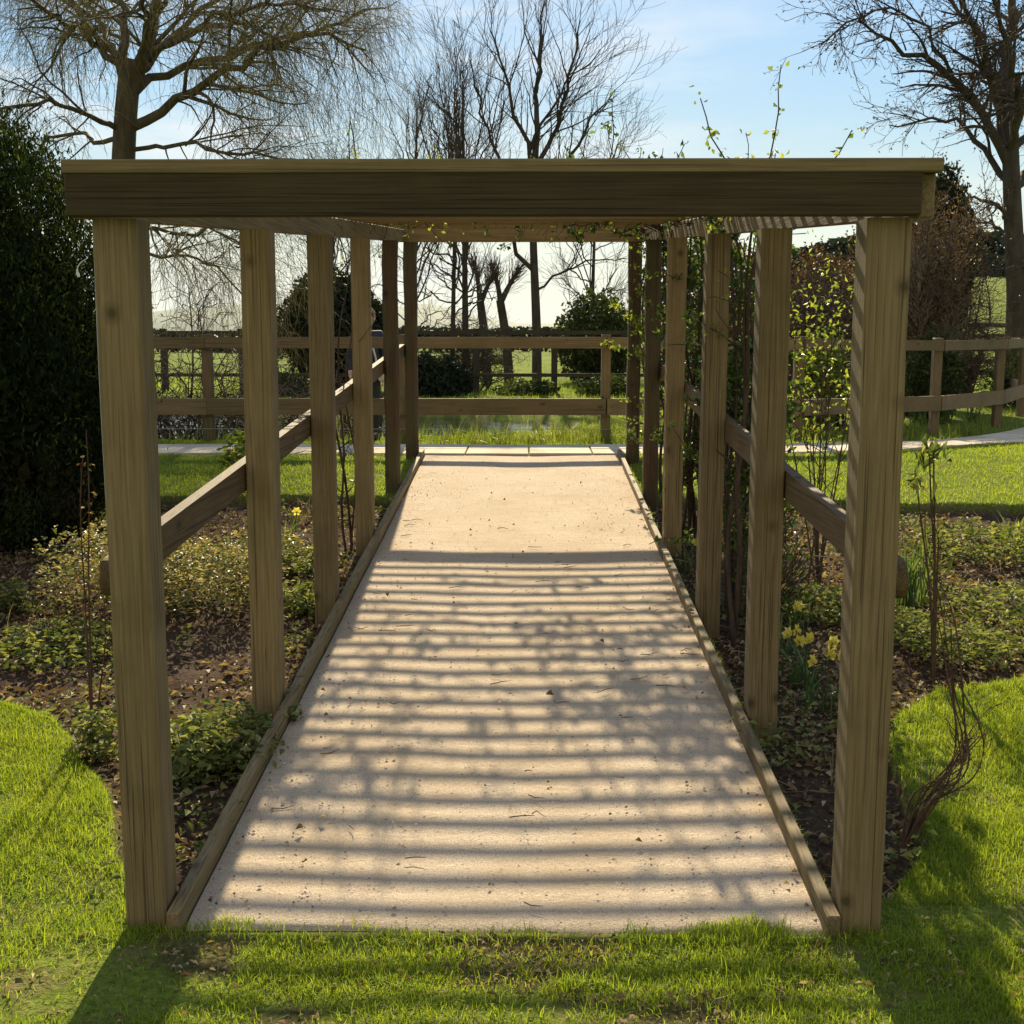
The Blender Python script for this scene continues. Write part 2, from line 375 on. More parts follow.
def watermat():
    m, nt, p, out = newmat('pond_water')
    n = noise(nt, mapped(nt, (1, 2.2, 1)), 3.2, 3, .6)
    p.inputs['Base Color'].default_value = (.02, .02, .014, 1); p.inputs['Roughness'].default_value = .05; p.inputs['IOR'].default_value = 1.33
    bump(nt, p, n, .30, .03); return m
def flat(name, c, rough=.6, metal=0.):
    m, nt, p, out = newmat(name)
    n = noise(nt, mapped(nt, (1, 1, 1)), 25, 3)
    nt.links.new(ramp(nt, n, [(.3, tuple(np.array(c)*.8)), (.7, tuple(np.minimum(np.array(c)*1.15, 1)))]), p.inputs['Base Color'])
    p.inputs['Roughness'].default_value = rough; p.inputs['Metallic'].default_value = metal; return m

# ------------------------------------------------------------------ ground
rng = np.random.default_rng(105)
def axis(a, b, step, lim, g=1.13):
    c = list(np.arange(a, b+1e-6, step)); lo, hi, s = [], [], step
    x = a
    while x > -lim: s *= g; x -= s; lo.append(x)
    s, x = step, b
    while x < lim: s *= g; x += s; hi.append(x)
    return np.array(lo[::-1]+c+hi)
xs = axis(-3.4, 3.4, .035, 3200)
ys = axis(2.2, 12.6, .04, 3200); ys = ys[ys > -60]
X, Y = np.meshgrid(xs, ys); Z = gz(X, Y)
# keep the ground under the gravel and paving just below them
on_path = (X > -1.0) & (X < .875) & (Y > 3.2) & (Y < 11.35)
Z = np.where(on_path, slope(Y)-.012, Z)
Z = np.where(path_d(X, Y) < .45, np.minimum(Z, slope(Y)-.02-.06*sstep(12.4, 13.4, Y)+4.2*sstep(7, 22, X)*sstep(24, 75, Y)), Z)
nx, ny = len(xs), len(ys)
i, j = np.meshgrid(np.arange(ny-1), np.arange(nx-1), indexing='ij')
q = (i*nx+j).ravel()
soil = np.maximum(bed_mask(X, Y), np.where((pond_r(X, Y) < 1.0), 1, 0)); soil = np.maximum(soil, .75*bare(X, Y))
g = MB(); g.add(np.stack([X, Y, Z], -1), np.stack([q, q+1, q+nx+1, q+nx], -1), soil.ravel())
tag(g.build('ground', groundmat(), smooth=True), kind='structure')

# compacted gravel walk
px = np.linspace(-.968, .838, 46); py = np.linspace(3.17, 11.32, 200)
X, Y = np.meshgrid(px, py)
front = 3.20+.09*(fbm(X*5, X*0+3)-.5)+.03*(fbm(X*19, X*0+7)-.5); Y = np.where(Y < 3.3, np.maximum(Y, front), Y)
Zp = slope(Y)+.003+.010*(fbm(X*2.5, Y*2.5)-.5)-.010*np.exp(-((X+.06)/.6)**2)
i, j = np.meshgrid(np.arange(199), np.arange(45), indexing='ij'); q = (i*46+j).ravel()
Zp[0] -= .05; Y[0] -= .012; Zp[1] -= .006
tag(MB().add(np.stack([X, Y, Zp], -1), np.stack([q, q+1, q+47, q+46], -1)).build('gravel_path', gravelmat(), smooth=True), kind='structure')

# paved path of pale slabs
pv = MB(); seg = np.diff(PATHC, axis=0); cum = np.concatenate([[0], np.cumsum(np.hypot(seg[:, 0], seg[:, 1]))])
def path_pt(s, off):
    x = np.interp(s, cum, PATHC[:, 0]); y = np.interp(s, cum, PATHC[:, 1])
    x2 = np.interp(s+.3, cum, PATHC[:, 0]); y2 = np.interp(s+.3, cum, PATHC[:, 1]); x1 = np.interp(s-.3, cum, PATHC[:, 0]); y1 = np.interp(s-.3, cum, PATHC[:, 1])
    t = np.array([x2-x1, y2-y1]); t /= np.linalg.norm(t)+1e-9
    return np.array([x-t[1]*off, y+t[0]*off])
s = 12.
while s < cum[-1]-1:
    L = .6
    for o0, o1 in ((-.445, -.006), (.006, .445)):
        c = [path_pt(s+.006, o0), path_pt(s+L-.006, o0), path_pt(s+L-.006, o1), path_pt(s+.006, o1)]
        zt = rng.normal(0, .002)
        V = []
        for z0, sh in ((-.05, 0), (0.012, 0), (.018, .006)):
            cc = np.mean(c, 0)
            for p in c:
                p2 = p+(cc-p)*sh/.3; V.append([p2[0], p2[1], .51-.06*sstep(12.4, 13.4, p2[1])+4.2*sstep(7, 22, p2[0])*sstep(24, 75, p2[1])+z0+zt])
        pv.add(V, [[a+b, (a+1) % 4+b, (a+1) % 4+4+b, a+4+b] for b in (0, 4) for a in range(4)]+[[8, 9, 10, 11]], rng.random())
    s += L
tag(pv.build('paved_path', stonemat()), kind='structure')

# pond
th = np.linspace(0, 2*np.pi, 96, endpoint=False)
w = MB(); rings = np.linspace(.02, 1.04, 20)
V = np.concatenate([np.stack([-6.6+7.3*r*np.cos(th), 16.4+2.9*r*np.sin(th), 0*th+.34], -1) for r in rings])
fc = [[k*96+a, k*96+(a+1) % 96, (k+1)*96+(a+1) % 96, (k+1)*96+a] for k in range(19) for a in range(96)]
tag(w.add(V, fc).build('water', watermat()), kind='structure')

# far hills
hm = flat('hill_grass', (.10, .12, .05), .9)
def hills(y0, prof, depth):
    hx = np.linspace(-2200, 2200, 160); hy = np.linspace(0, depth, 14)
    HX, HY = np.meshgrid(hx, hy)
    top = prof(hx)[None]*np.sin(np.clip(HY/depth, 0, 1)*np.pi)**.8
    HZ = -3+top*(.85+.3*fbm(HX*.006, HY*.006))
    i, j = np.meshgrid(np.arange(13), np.arange(159), indexing='ij'); q = (i*160+j).ravel()
    return MB().add(np.stack([HX, HY+y0, HZ], -1), np.stack([q, q+1, q+161, q+160], -1)).build('hills', hm, smooth=True)
tag(hills(1500, lambda x: 14+26*np.exp(-((x+430)/190)**2)+24*np.exp(-((x+150)/70)**2)+12*np.exp(-((x-700)/300)**2), 700), kind='structure')

# ------------------------------------------------------------------ grass
rng = np.random.default_rng(106)
def scatter(n, x0, x1, y0, y1, keep):
    x = rng.uniform(x0, x1, n); y = rng.uniform(y0, y1, n); k = keep(x, y) > rng.random(n)
    return x[k], y[k]
def lawn_keep(x, y):
    inpath = (x > -1.0+.03*(fbm(y*6, y*0)-.5)) & (x < .875) & (y > 3.2+.22*(fbm(x*5, x*0+3)-.42)) & (y < 11.35)
    post = (np.abs(y-3.26) < .07) & ((np.abs(x+1.07) < .07) | (np.abs(x-.93) < .07))
    k = (1-np.clip(bed_mask(x, y)*1.4, 0, 1))*(~inpath)*(~post)*(path_d(x, y) > .46)*(pond_r(x, y) > 1.0)
    return k
def infront(x, y):   # thin, trodden, mossy turf at the mouth of the walk
    return np.where((np.abs(x+.05) < 1.5) & (y < 3.35), np.clip(.55+3.2*(fbm(x*3.4+1, y*5)-.46), .06, 1), np.clip(.75+1.6*(fbm(x*3+1, y*3)-.3), .6, 1))
def frustum(x, y): return (np.abs(x+.01*y) < .47*y+.5)
gr = MB()
x, y = scatter(600000, -2.4, 2.6, 2.3, 5.8, lambda x, y: lawn_keep(x, y)*(1-.72*bare(x, y))*np.clip(infront(x, y), .10, 1)*frustum(x, y)*np.clip(.55+2.2*(fbm(x*5+2, y*5)-.3), .45, 1))
hh = (.021+.022*fbm(x*2.6+7, y*2.6)**1.3)*np.where((np.abs(x) < 1.3) & (y < 3.3), .9, 1)*rng.uniform(.6, 1.35, len(x))
edge = (np.abs(y-3.16) < .05) & (np.abs(x) < 1.1); hh = np.where(edge, hh*1.5, hh); hh = hh*np.where(rng.random(len(x)) < .03, 1.9, 1)*(.65+.7*fbm(x*7, y*7+5, 2))
rn = np.clip(rng.random(len(x))*.8+.35*(fbm(x*2, y*2)-.35), 0, 1)
gr.blades(np.stack([x, y, gz(x, y)-.003], -1), hh, .0030, .8, rn)
x, y = scatter(130000, -6, 6.5, 8.2, 13.3, lambda x, y: lawn_keep(x, y)*frustum(x, y))
gr.blades(np.stack([x, y, gz(x, y)-.003], -1), (.022+.03*fbm(x*2, y*2))*rng.uniform(.6, 1.3, len(x)), .006, .8, np.clip(rng.random(len(x))*.8+.3*(fbm(x*2, y*2)-.4), 0, 1))
x, y = scatter(60000, -9, 12, 13.2, 40, lambda x, y: lawn_keep(x, y)*frustum(x, y)*np.clip(1.6-y/26, .25, 1))
gr.blades(np.stack([x, y, gz(x, y)-.003], -1), (.05+.05*fbm(x, y))*rng.uniform(.6, 1.3, len(x))*np.where(y > 20, 1.4, 1), .014, .6, np.clip(rng.random(len(x))*.8+.3*(fbm(x*.5, y*.5)-.4), 0, 1), segs=1)
tag(gr.build('lawn_grass', GRASS), 'short bright green lawn grass around the beds and the pergola mouth', 'grass', kind='stuff')
tg = MB()
x, y = scatter(34000, -8, 8, 12.3, 14.6, lambda x, y: lawn_keep(x, y)*(path_d(x, y) < 2.2)*(y > np.interp(x, PATHC[:, 0], PATHC[:, 1])+.55)*np.clip(2.4*(fbm(x*1.4, y*1.4+3)-.33), .06, 1)*np.where(x < -1.4, .10, 1.5))
tg.blades(np.stack([x, y, gz(x, y)-.01], -1), rng.uniform(.06, .27, len(x))*(.6+.8*fbm(x*2.5, y*2.5+8)), .009, .5, None)
x, y = scatter(2600, -9, 5, 18.6, 24, lambda x, y: (pond_r(x, y) > 1.12)*(pond_r(x, y) < 1.5)*np.clip(2*(fbm(x*.9, y*.9)-.3), 0, 1))
tg.blades(np.stack([x, y, gz(x, y)-.01], -1), rng.uniform(.08, .24, len(x)), .02, .5, None)
tag(tg.build('long_grass', TALLG), 'rough long grass along the pond bank under the fence', 'grass', kind='stuff')

# ------------------------------------------------------------------ pergola
rng = np.random.default_rng(107)
PL, PR, PW = -1.135, .990, .115
YL = [3.20, 4.79, 6.27, 7.83, 9.50, 11.10]; YR = [3.20, 4.66, 6.14, 7.75, 9.20, 10.85]
SL = .063
perg = thing('pergola', 'long timber pergola with slatted roof over the gravel walk', 'pergola', (-.0725, 3.2, 0))
def post(x0, y0, mat, w=PW, round_=False, tilt=(0, 0)):
    m = MB(); z0, z1 = float(slope(y0))-.25, float(slope(y0))+1.955
    n = 14; zs = np.linspace(z0, z1, n); b = .005
    P = []
    for k, z in enumerate(zs):
        jx, jy = (rng.normal(0, .0022, 2) if round_ else rng.normal(0, .0006, 2))
        cx, cy = x0+w/2+tilt[0]*(z-z0)+jx, y0+w/2+tilt[1]*(z-z0)+jy
        h = w/2*(1+(rng.normal(0, .025) if round_ else 0)); bb = .02 if round_ else b
        if k == n-1: pass
        P += [[cx-h+bb, cy-h, z], [cx+h-bb, cy-h, z], [cx+h, cy-h+bb, z], [cx+h, cy+h-bb, z], [cx+h-bb, cy+h, z], [cx-h+bb, cy+h, z], [cx-h, cy+h-bb, z], [cx-h, cy-h+bb, z]]
    Fq = [[k*8+a, k*8+(a+1) % 8, k*8+8+(a+1) % 8, k*8+8+a] for k in range(n-1) for a in range(8)]
    m.add(P, Fq); c = m.c-len(P)
    m.l.append(np.arange(8)+c+(n-1)*8); m.n.append(np.array([8]))
    return m.build('post', mat, perg)
for k in range(6):
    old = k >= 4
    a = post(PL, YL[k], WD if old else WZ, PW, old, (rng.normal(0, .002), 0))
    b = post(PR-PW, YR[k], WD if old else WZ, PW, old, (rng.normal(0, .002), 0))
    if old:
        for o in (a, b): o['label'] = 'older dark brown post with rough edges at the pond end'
Y0, Y1 = 3.20, 11.28
for x0, x1 in ((PL-.047, PL-.002), (PR+.002, PR+.047)):
    MB().box(x0, x1, Y0, Y1, 1.955, 2.066, .004, SL).build('side_beam', WY, perg)
for x0, x1 in ((PL-.044, PL-.002), (PR+.002, PR+.044)):   # mid rails with rounded front ends
    m = MB(); zc, hh = .985, .054
    a = np.linspace(-np.pi/2, np.pi/2, 9)
    prof = [(Y0+.10-.05*math.cos(t)*1.0, zc+hh*math.sin(t)) for t in a]
    prof = [(Y1-.1, zc-hh+SL*(Y1-.1-Y0))]+[(yy, zz+SL*(yy-Y0)) for yy, zz in prof]+[(Y1-.1, zc+hh+SL*(Y1-.1-Y0))]
    n = len(prof); V = [[x0, *p] for p in prof]+[[x1, *p] for p in prof]
    m.add(V, [[k, k+n, (k+1) % n+n, (k+1) % n] for k in range(n)])
    m.l += [np.arange(n), np.arange(n)[::-1]+n]; m.n += [np.array([n]), np.array([n])]
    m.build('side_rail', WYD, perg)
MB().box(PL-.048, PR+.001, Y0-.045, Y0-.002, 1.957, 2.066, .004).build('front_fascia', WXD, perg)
ze = SL*(Y1-Y0)
MB().box(PL-.048, PR+.048, Y1+.002, Y1+.046, 1.955+ze, 2.094+ze, .004).build('end_fascia', WX, perg)
bw, bh = .040, .023
yb = Y0-.05
first = True
while yb < Y1-.045:
    ww = .085 if first else bw
    zz = 2.069+SL*(yb-Y0)
    rot = np.array([[1, 0, 0], [0, math.cos(SL), -math.sin(SL)], [0, math.sin(SL), math.cos(SL)]])
    dl, dr = (0, 0) if first else rng.normal(0, .006, 2)
    MB().box(PL-.052+dl, PR+.050+dr, yb, yb+ww, zz, zz+(.034 if first else bh+.002), .003, rot=rot).build('roof_batten', WX, perg)
    yb += (.23 if first else .184+rng.normal(0, .004)); first = False
# timber edging boards along the walk: separate low boards
for x0, x1, lab in ((PL+PW+.008, PL+PW+.046, 'low timber edging board along the left side of the gravel walk'), (PR-PW-.046, PR-PW-.008, 'low timber edging board along the right side of the gravel walk')):
    segs = [3.17, 5.1, 7.4, 9.3, 11.3]
    r = thing('edging_board', lab, 'edging', ((x0+x1)/2, 3.17, 0), 'timber edging of the gravel walk')
    for a, b in zip(segs[:-1], segs[1:]):
        dx = rng.normal(0, .002)
        MB().box(x0+dx, x1+dx, a+.002, b-.002, -.06+SL*max(a-3.2, 0), .062+SL*max(a-3.2, 0)+rng.normal(0, .003), .004, SL).build('plank', WY, r)

# ------------------------------------------------------------------ fences
rng = np.random.default_rng(108)
WIRE = flat('galvanised_wire', (.45, .44, .42), .4, .9)
def fence(name, label, pts, ht, rails, mp, mr, wires=(), pw=.1, rt=.04, side=-1, capr=None, zf=None):
    pts = np.array(pts, float); zf = zf or (lambda x, y: float(gz(x, y, False)))
    r = thing(name, label, 'fence', (pts[0][0], pts[0][1], zf(*pts[0])))
    Zg = [zf(*p) for p in pts]
    for (x, y), z in zip(pts, Zg):
        MB().box(x-pw/2, x+pw/2, y-pw/2, y+pw/2, z-.3, z+ht, .006, jit=.001).build('post', mp, r)
    for rz, rh in rails:
        for k in range(len(pts)-1):
            a, b = pts[k], pts[k+1]; d = b-a; L = np.hypot(*d); d /= L; nrm = np.array([d[1], -d[0]])
            off = nrm*(pw/2+rt/2+.002)
            m = MB(); P = []
            e0, e1 = .002, -.002
            for t in (e0, L+e1):
                for q_, zz in ((-1, -1), (1, -1), (1, 1), (-1, 1)):
                    p = a+d*t+off+nrm*q_*rt/2
                    zg = Zg[k]+(Zg[k+1]-Zg[k])*t/L
                    P.append([p[0], p[1], zg+rz+zz*rh/2])
            m.add(P, [[0, 3, 2, 1], [4, 5, 6, 7], [0, 1, 5, 4], [1, 2, 6, 5], [2, 3, 7, 6], [3, 0, 4, 7]])
            m.build('rail', mr, r)
    for wz in wires:
        P = np.array([[p[0], p[1]-pw/2-.01, z+wz] for p, z in zip(pts, Zg)])[:6]
        MB().tubes(P, np.full(len(P), .0025), 5).build('wire', WIRE, r)
    return r
fp = [(-7.5, 12.75), (-5.4, 12.73), (-3.36, 12.72), (-1.30, 12.72), (.80, 12.72), (2.85, 12.95), (4.70, 14.15), (5.92, 15.45), (7.0, 17.4), (7.6, 19.6)]
fence('post_and_rail_fence', 'two-rail timber fence running along the paved path by the pond', fp, 1.13, ((.385, .17), (1.045, .115)), FZ, FXm, (.15,))
fence('field_fence', 'backlit dark two-rail fence across the green field behind the pond', [(x, 24.2) for x in np.arange(-8.8, 8.5, 1.55)], 1.25, ((.34, .07), (1.17, .07)), DZ, DX, pw=.12)
# gate
gt = thing('field_gate', 'dark wooden field gate with a diagonal brace under the right tree', 'gate', (10.1, 28, float(gz(10.1, 28))))
z0 = float(gz(10.1, 28))
for x in (8.75, 11.45): MB().box(x-.09, x+.09, 27.93, 28.07, z0-.3, z0+1.5, .01).build('gate_post', DZ, gt)
for zz in (.25, .5, .78, 1.08, 1.32): MB().box(8.85, 11.35, 27.95, 27.99, z0+zz-.05, z0+zz+.05, .005).build('bar', DX, gt)
for a, b in (((8.9, .25), (10.1, 1.32)), ((11.3, .25), (10.1, 1.32))):
    MB().tubes(np.array([[a[0], 27.93, z0+a[1]], [b[0], 27.93, z0+b[1]]]), np.array([.05, .05]), 4).build('brace', DX, gt)

# ------------------------------------------------------------------ trees
rng = np.random.default_rng(109)
def resample(P, n):
    P = np.asarray(P, float); d = np.concatenate([[0], np.cumsum(np.linalg.norm(np.diff(P, axis=0), axis=1))]); t = np.linspace(0, d[-1], n)
    Q = np.stack([np.interp(t, d, P[:, k]) for k in range(3)], -1)
    if len(P) > 2:
        for _ in range(2): Q[1:-1] = Q[1:-1]*.5+(Q[:-2]+Q[2:])*.25
    return Q
def sprout(P, Rr, M, L, ang, trop=(0, 0, 0), wig=.12, n=7, t0=.2, t1=1., rr=.6, rmax=1., tip=.25, taperL=.45, flat_=1.):
    P = np.asarray(P); Rr = np.asarray(Rr); K, n0 = P.shape[:2]
    ln = np.linalg.norm(np.diff(P, axis=1), axis=2).sum(1); idx = rng.choice(K, M, p=ln/ln.sum())
    t = rng.uniform(t0, t1, M)**.85; f = t*(n0-1); a = np.minimum(f.astype(int), n0-2); w_ = (f-a)[:, None]
    p0 = P[idx, a]*(1-w_)+P[idx, a+1]*w_; r0 = (Rr[idx, a]*(1-w_[:, 0])+Rr[idx, a+1]*w_[:, 0])*rr; r0 = np.minimum(r0, rmax)
    T = P[idx, a+1]-P[idx, a]; T /= np.linalg.norm(T, axis=1, keepdims=True)+1e-9
    q = rng.normal(size=(M, 3)); q[:, 1] *= flat_; q -= T*(q*T).sum(1, keepdims=True); q /= np.linalg.norm(q, axis=1, keepdims=True)+1e-9
    an = ang*rng.uniform(.6, 1.35, M)[:, None]
    d = T*np.cos(an)+q*np.sin(an)
    Ls = L*rng.uniform(.55, 1.25, M)*(1-taperL*t); st = (Ls/(n-1))[:, None]
    out = [p0]; tr = np.array(trop)
    for k in range(n-1):
        d = d+rng.normal(0, wig, (M, 3))+tr; d /= np.linalg.norm(d, axis=1, keepdims=True)+1e-9
        out.append(out[-1]+d*st)
    return np.stack(out, 1), r0[:, None]*np.linspace(1, tip, n)[None]
def limbs(specs, n=12):
    P = np.stack([resample(p, n) for p, _, _ in specs]); Rr = np.stack([np.linspace(a, b, n) for _, a, b in specs]); return P, Rr
def px(pts): return [at(u, v, Yd) for u, v, Yd in pts]
def wob(P, s): P = P.copy(); P[:, 1:-1] += rng.normal(0, s, P[:, 1:-1].shape); return P

# weeping willow
YW = 22.
wb = at(124, 392, YW); wb[2] = float(gz(wb[0], YW))
wil = thing('willow_tree', 'big weeping willow with hanging yellow twigs behind the left front post', 'tree', wb)
tr_ = limbs([([wb-np.array([.1, 0, .3]), *px([(123, 300, YW), (122, 200, YW), (124, 130, YW), (128, 85, YW), (131, 60, YW)])], .25, .19)], 16)
lm = limbs([
    (px([(130, 95, YW), (150, 45, YW), (156, 0, YW), (165, -60, YW-.5), (190, -120, YW-1)]), .19, .05),
    (px([(126, 90, YW), (124, 40, YW+.5), (119, -10, YW+1), (105, -80, YW+1.5)]), .16, .04),
    (px([(122, 75, YW), (105, 48, YW), (78, 28, YW-.7), (50, 8, YW-1.4), (10, -10, YW-2)]), .13, .03),
    (px([(130, 128, YW), (160, 112, YW-.3), (190, 88, YW-.7), (230, 66, YW-1.1), (280, 42, YW-1.5), (330, 32, YW-1.8), (365, 50, YW-2)]), .15, .03),
    (px([(135, 92, YW), (165, 72, YW+.5), (205, 60, YW+1), (260, 40, YW+1.5), (310, 36, YW+2), (350, 20, YW+2.2), (385, 8, YW+2.4)]), .13, .03),
    (px([(150, 60, YW), (185, 35, YW-.8), (230, 12, YW-1.5), (285, 0, YW-2), (330, 10, YW-2.4)]), .10, .025),
    (px([(120, 130, YW), (90, 112, YW-1), (50, 100, YW-1.8), (5, 105, YW-2.5), (-40, 130, YW-3)]), .09, .02),
    (px([(118, 145, YW), (80, 132, YW+1), (40, 140, YW+1.8), (0, 155, YW+2.4)]), .08, .02),
    (px([(130, 150, YW), (180, 146, YW-.8), (230, 148, YW-1.5), (280, 158, YW-2), (320, 172, YW-2.5)]), .07, .02),
    (px([(122, 205, YW), (160, 238, YW-1.2), (200, 232, YW-1.8), (222, 228, YW-2.2), (245, 245, YW-2.6), (270, 285, YW-3)]), .075, .018),
    (px([(120, 250, YW), (175, 255, YW+1), (215, 262, YW+1.8), (245, 295, YW+2.2), (275, 320, YW+2.5)]), .06, .015),
    (px([(115, 60, YW), (100, 20, YW+1), (70, -20, YW+2), (30, -50, YW+3)]), .10, .02),
    (px([(140, 70, YW), (150, 20, YW-1.5), (140, -40, YW-3), (130, -90, YW-4)]), .12, .02),
    (px([(128, 80, YW), (190, 20, YW+1.5), (240, -30, YW+2), (300, -50, YW+2.5), (370, -30, YW+3)]), .11, .02),
    (px([(128, 70, YW), (60, -10, YW), (-10, -40, YW), (-80, -20, YW)]), .11, .02),
], 14)
lm = (wob(lm[0], .05), lm[1]*.62)
l2 = sprout(*lm, 190, 2.2, .75, (0, 0, -.03), .16, 9, .15, 1, .55, .05)
l3 = sprout(np.concatenate([resample(p, 9)[None] for p in lm[0]]+[l2[0]]), np.concatenate([np.linspace(r[0], r[-1], 9)[None] for r in lm[1]]+[l2[1]]), 1300, 1.25, .7, (0, 0, -.07), .18, 7, .15, 1, .5, .02)
tk = MB().tubes(*tr_, 9).tubes(*lm, 7).tubes(*l2, 5).tubes(*l3, 4); tk.build('trunk', WBARK, wil, True)
hp, hr = sprout(l3[0], l3[1], 7600, 1.25, .95, (0, 0, -.22), .17, 8, .1, 1, .5, .0055, .5)
hp2, hr2 = sprout(l2[0], l2[1], 2200, 1.2, .95, (0, 0, -.22), .16, 8, .2, 1, .4, .0055, .5)
cr = MB().tubes(hp, np.maximum(hr, .0024), 3).tubes(hp2, np.maximum(hr2, .0024), 3); cr.build('crown', WTWIG, wil)
ii = rng.integers(0, len(hp), 3000); jj = rng.integers(2, 8, 3000)
MB().leaves(hp[ii, jj]+rng.normal(0, .015, (3000, 3)), rng.uniform(.02, .055, 3000), asp=.35).build('young_leaf_growth', BUD, wil)

def fan_tree(name, label, u, v0, Yd, trunk_px, specs, counts, tw=.0055, group=None, up=.05, buds=0, bark=BARK, budmat=KEYS, hang=0., rt=.12, spread=.6, lens=(1.9, 1.1, .7), twig=TWIG, top_r=.62, a2r=.045):
    b = at(u, v0, Yd); b[2] = float(gz(b[0], Yd))
    t = thing(name, label, 'tree', b, group)
    T = limbs([([b-np.array([0, 0, .3]), *px(trunk_px)], rt, rt*top_r)], 14)
    Lm = limbs([(px(s), a, c) for s, a, c in specs], 12); Lm = (wob(Lm[0], .05), Lm[1])
    a2 = sprout(*Lm, counts[0], lens[0], spread, (0, 0, up), .13, 9, .12, 1, .6, a2r)
    a3 = sprout(np.concatenate([a2[0], np.stack([resample(p, 9) for p in Lm[0]])]), np.concatenate([a2[1], np.stack([np.linspace(r[0], r[-1], 9) for r in Lm[1]])]), counts[1], lens[1], spread, (0, 0, up), .15, 7, .15, 1, .55, .016)
    a4 = sprout(*a3, counts[2], lens[2], spread, (0, 0, up-hang), .15, 6, .2, 1, .6, tw, .6)
    MB().tubes(*T, 9).tubes(*Lm, 7).tubes(*a2, 5).build('trunk', bark, t, True)
    MB().tubes(a3[0], np.maximum(a3[1], tw*.8), 4).tubes(a4[0], np.maximum(a4[1], tw*.6), 3).build('crown', twig, t)
    if buds:
        i_ = rng.integers(0, len(a4[0]), buds); j_ = rng.integers(3, 6, buds)
        MB().leaves(a4[0][i_, j_]+rng.normal(0, .02, (buds, 3)), rng.uniform(.03, .08, buds), asp=.5).build('buds', budmat, t)
    return t
# bare trees beyond the pond
Y1_ = 27.
fan_tree('bare_tree', 'tall bare fan-shaped tree right of centre behind the field fence', 537, 372, Y1_,
    [(537, 330, Y1_), (535, 285, Y1_), (533, 240, Y1_), (533, 190, Y1_), (535, 150, Y1_)],
    [(((533, 250), (545, 200), (572, 150), (600, 110), (615, 90)), .07, .012), (((533, 270), (515, 245), (490, 225), (470, 180), (455, 130)), .055, .012),
     (((535, 160), (537, 110), (540, 60), (545, 0)), .075, .012), (((534, 190), (520, 130), (505, 80), (490, 30)), .06, .012), (((534, 180), (560, 120), (575, 60), (580, 20)), .06, .012),
     (((536, 290), (560, 275), (590, 262), (625, 258)), .03, .01), (((534, 230), (556, 215), (575, 205), (600, 175), (622, 140)), .05, .01), (((534, 200), (530, 140), (560, 90), (600, 50)), .05, .01), (((535, 215), (500, 170), (480, 110), (470, 60)), .05, .01)] and
    [([(a, b, Y1_+rng.normal(0, .25)*k) for k, (a, b) in enumerate(pp)], r0, r1) for pp, r0, r1 in [
     (((533, 250), (545, 200), (572, 150), (600, 110), (615, 90)), .07, .012), (((533, 270), (515, 245), (490, 225), (470, 180), (455, 130)), .055, .012),
     (((535, 160), (537, 110), (540, 60), (545, 0)), .075, .012), (((534, 190), (520, 130), (505, 80), (490, 30)), .06, .012), (((534, 180), (560, 120), (575, 60), (580, 20)), .06, .012),
     (((536, 290), (560, 275), (590, 262), (625, 258)), .03, .01), (((534, 230), (556, 215), (575, 205), (600, 175), (622, 140)), .05, .01), (((534, 200), (530, 140), (560, 90), (600, 50)), .05, .01), (((535, 215), (500, 170), (480, 110), (470, 60)), .05, .01)]],
    (60, 330, 1100), tw=.0045, group='bare trees beyond the pond', rt=.12, top_r=.5, a2r=.02, spread=.5, up=.07)
def quick(u, Yd, top, side, rt, label, counts, lean=0, **kw):
    sp = []
    base_v = 372
    vm = top+(base_v-top)*.45
    for k in range(12):
        f0 = rng.uniform(.2, .75); v0 = base_v+(top-base_v)*f0; u0 = u+lean*f0
        du = rng.uniform(-1, 1)*side; vt = top+abs(du)/side*60+rng.uniform(0, 40)
        sp.append(([(u0, v0, Yd), (u0+du*.35, v0+(vt-v0)*.35, Yd+rng.normal(0, .4)), (u0+du*.75, v0+(vt-v0)*.7, Yd+rng.normal(0, .8)), (u0+du, vt, Yd+rng.normal(0, 1.2))], rt*.24, .007))
    for k in range(9):
        f0 = rng.uniform(.08, .42); v0 = base_v+(top-base_v)*f0; du = rng.choice([-1, 1])*rng.uniform(18, side*.9)
        sp.append(([(u+lean*f0, v0, Yd), (u+du*.5, v0-rng.uniform(5, 30), Yd+rng.normal(0, .5)), (u+du, v0-rng.uniform(0, 55), Yd+rng.normal(0, 1))], .022, .006))
    tp = [(u+lean*t, base_v+(top-base_v)*t, Yd) for t in (.2, .4, .6, .85)]
    return fan_tree('bare_tree', label, u, base_v, Yd, tp, sp, counts, rt=rt, group='bare trees beyond the pond', top_r=.2, a2r=.014, **kw)
quick(466, 26, 30, 60, .088, 'bare tree with a dark upright trunk, left of the centre trunk', (50, 240, 700), -4, tw=.0042, spread=.45, up=.08)
quick(452, 28.5, 60, 55, .07, 'slim bare tree at the left edge of the view through the pergola end', (45, 200, 600), 6, tw=.004, spread=.45, up=.08)
quick(412, 32, 60, 70, .10, 'pale bare tree showing between the willow and the centre trees', (45, 240, 800), 6, tw=.0042, spread=.45, up=.06)
quick(590, 33, 130, 50, .08, 'small thin bare tree rising behind the evergreen bush', (40, 220, 700), 8, spread=.45, up=.06)
quick(330, 30, 130, 60, .09, 'bare twiggy tree behind the dark round holly', (50, 260, 900), 4, spread=.5, up=.04)
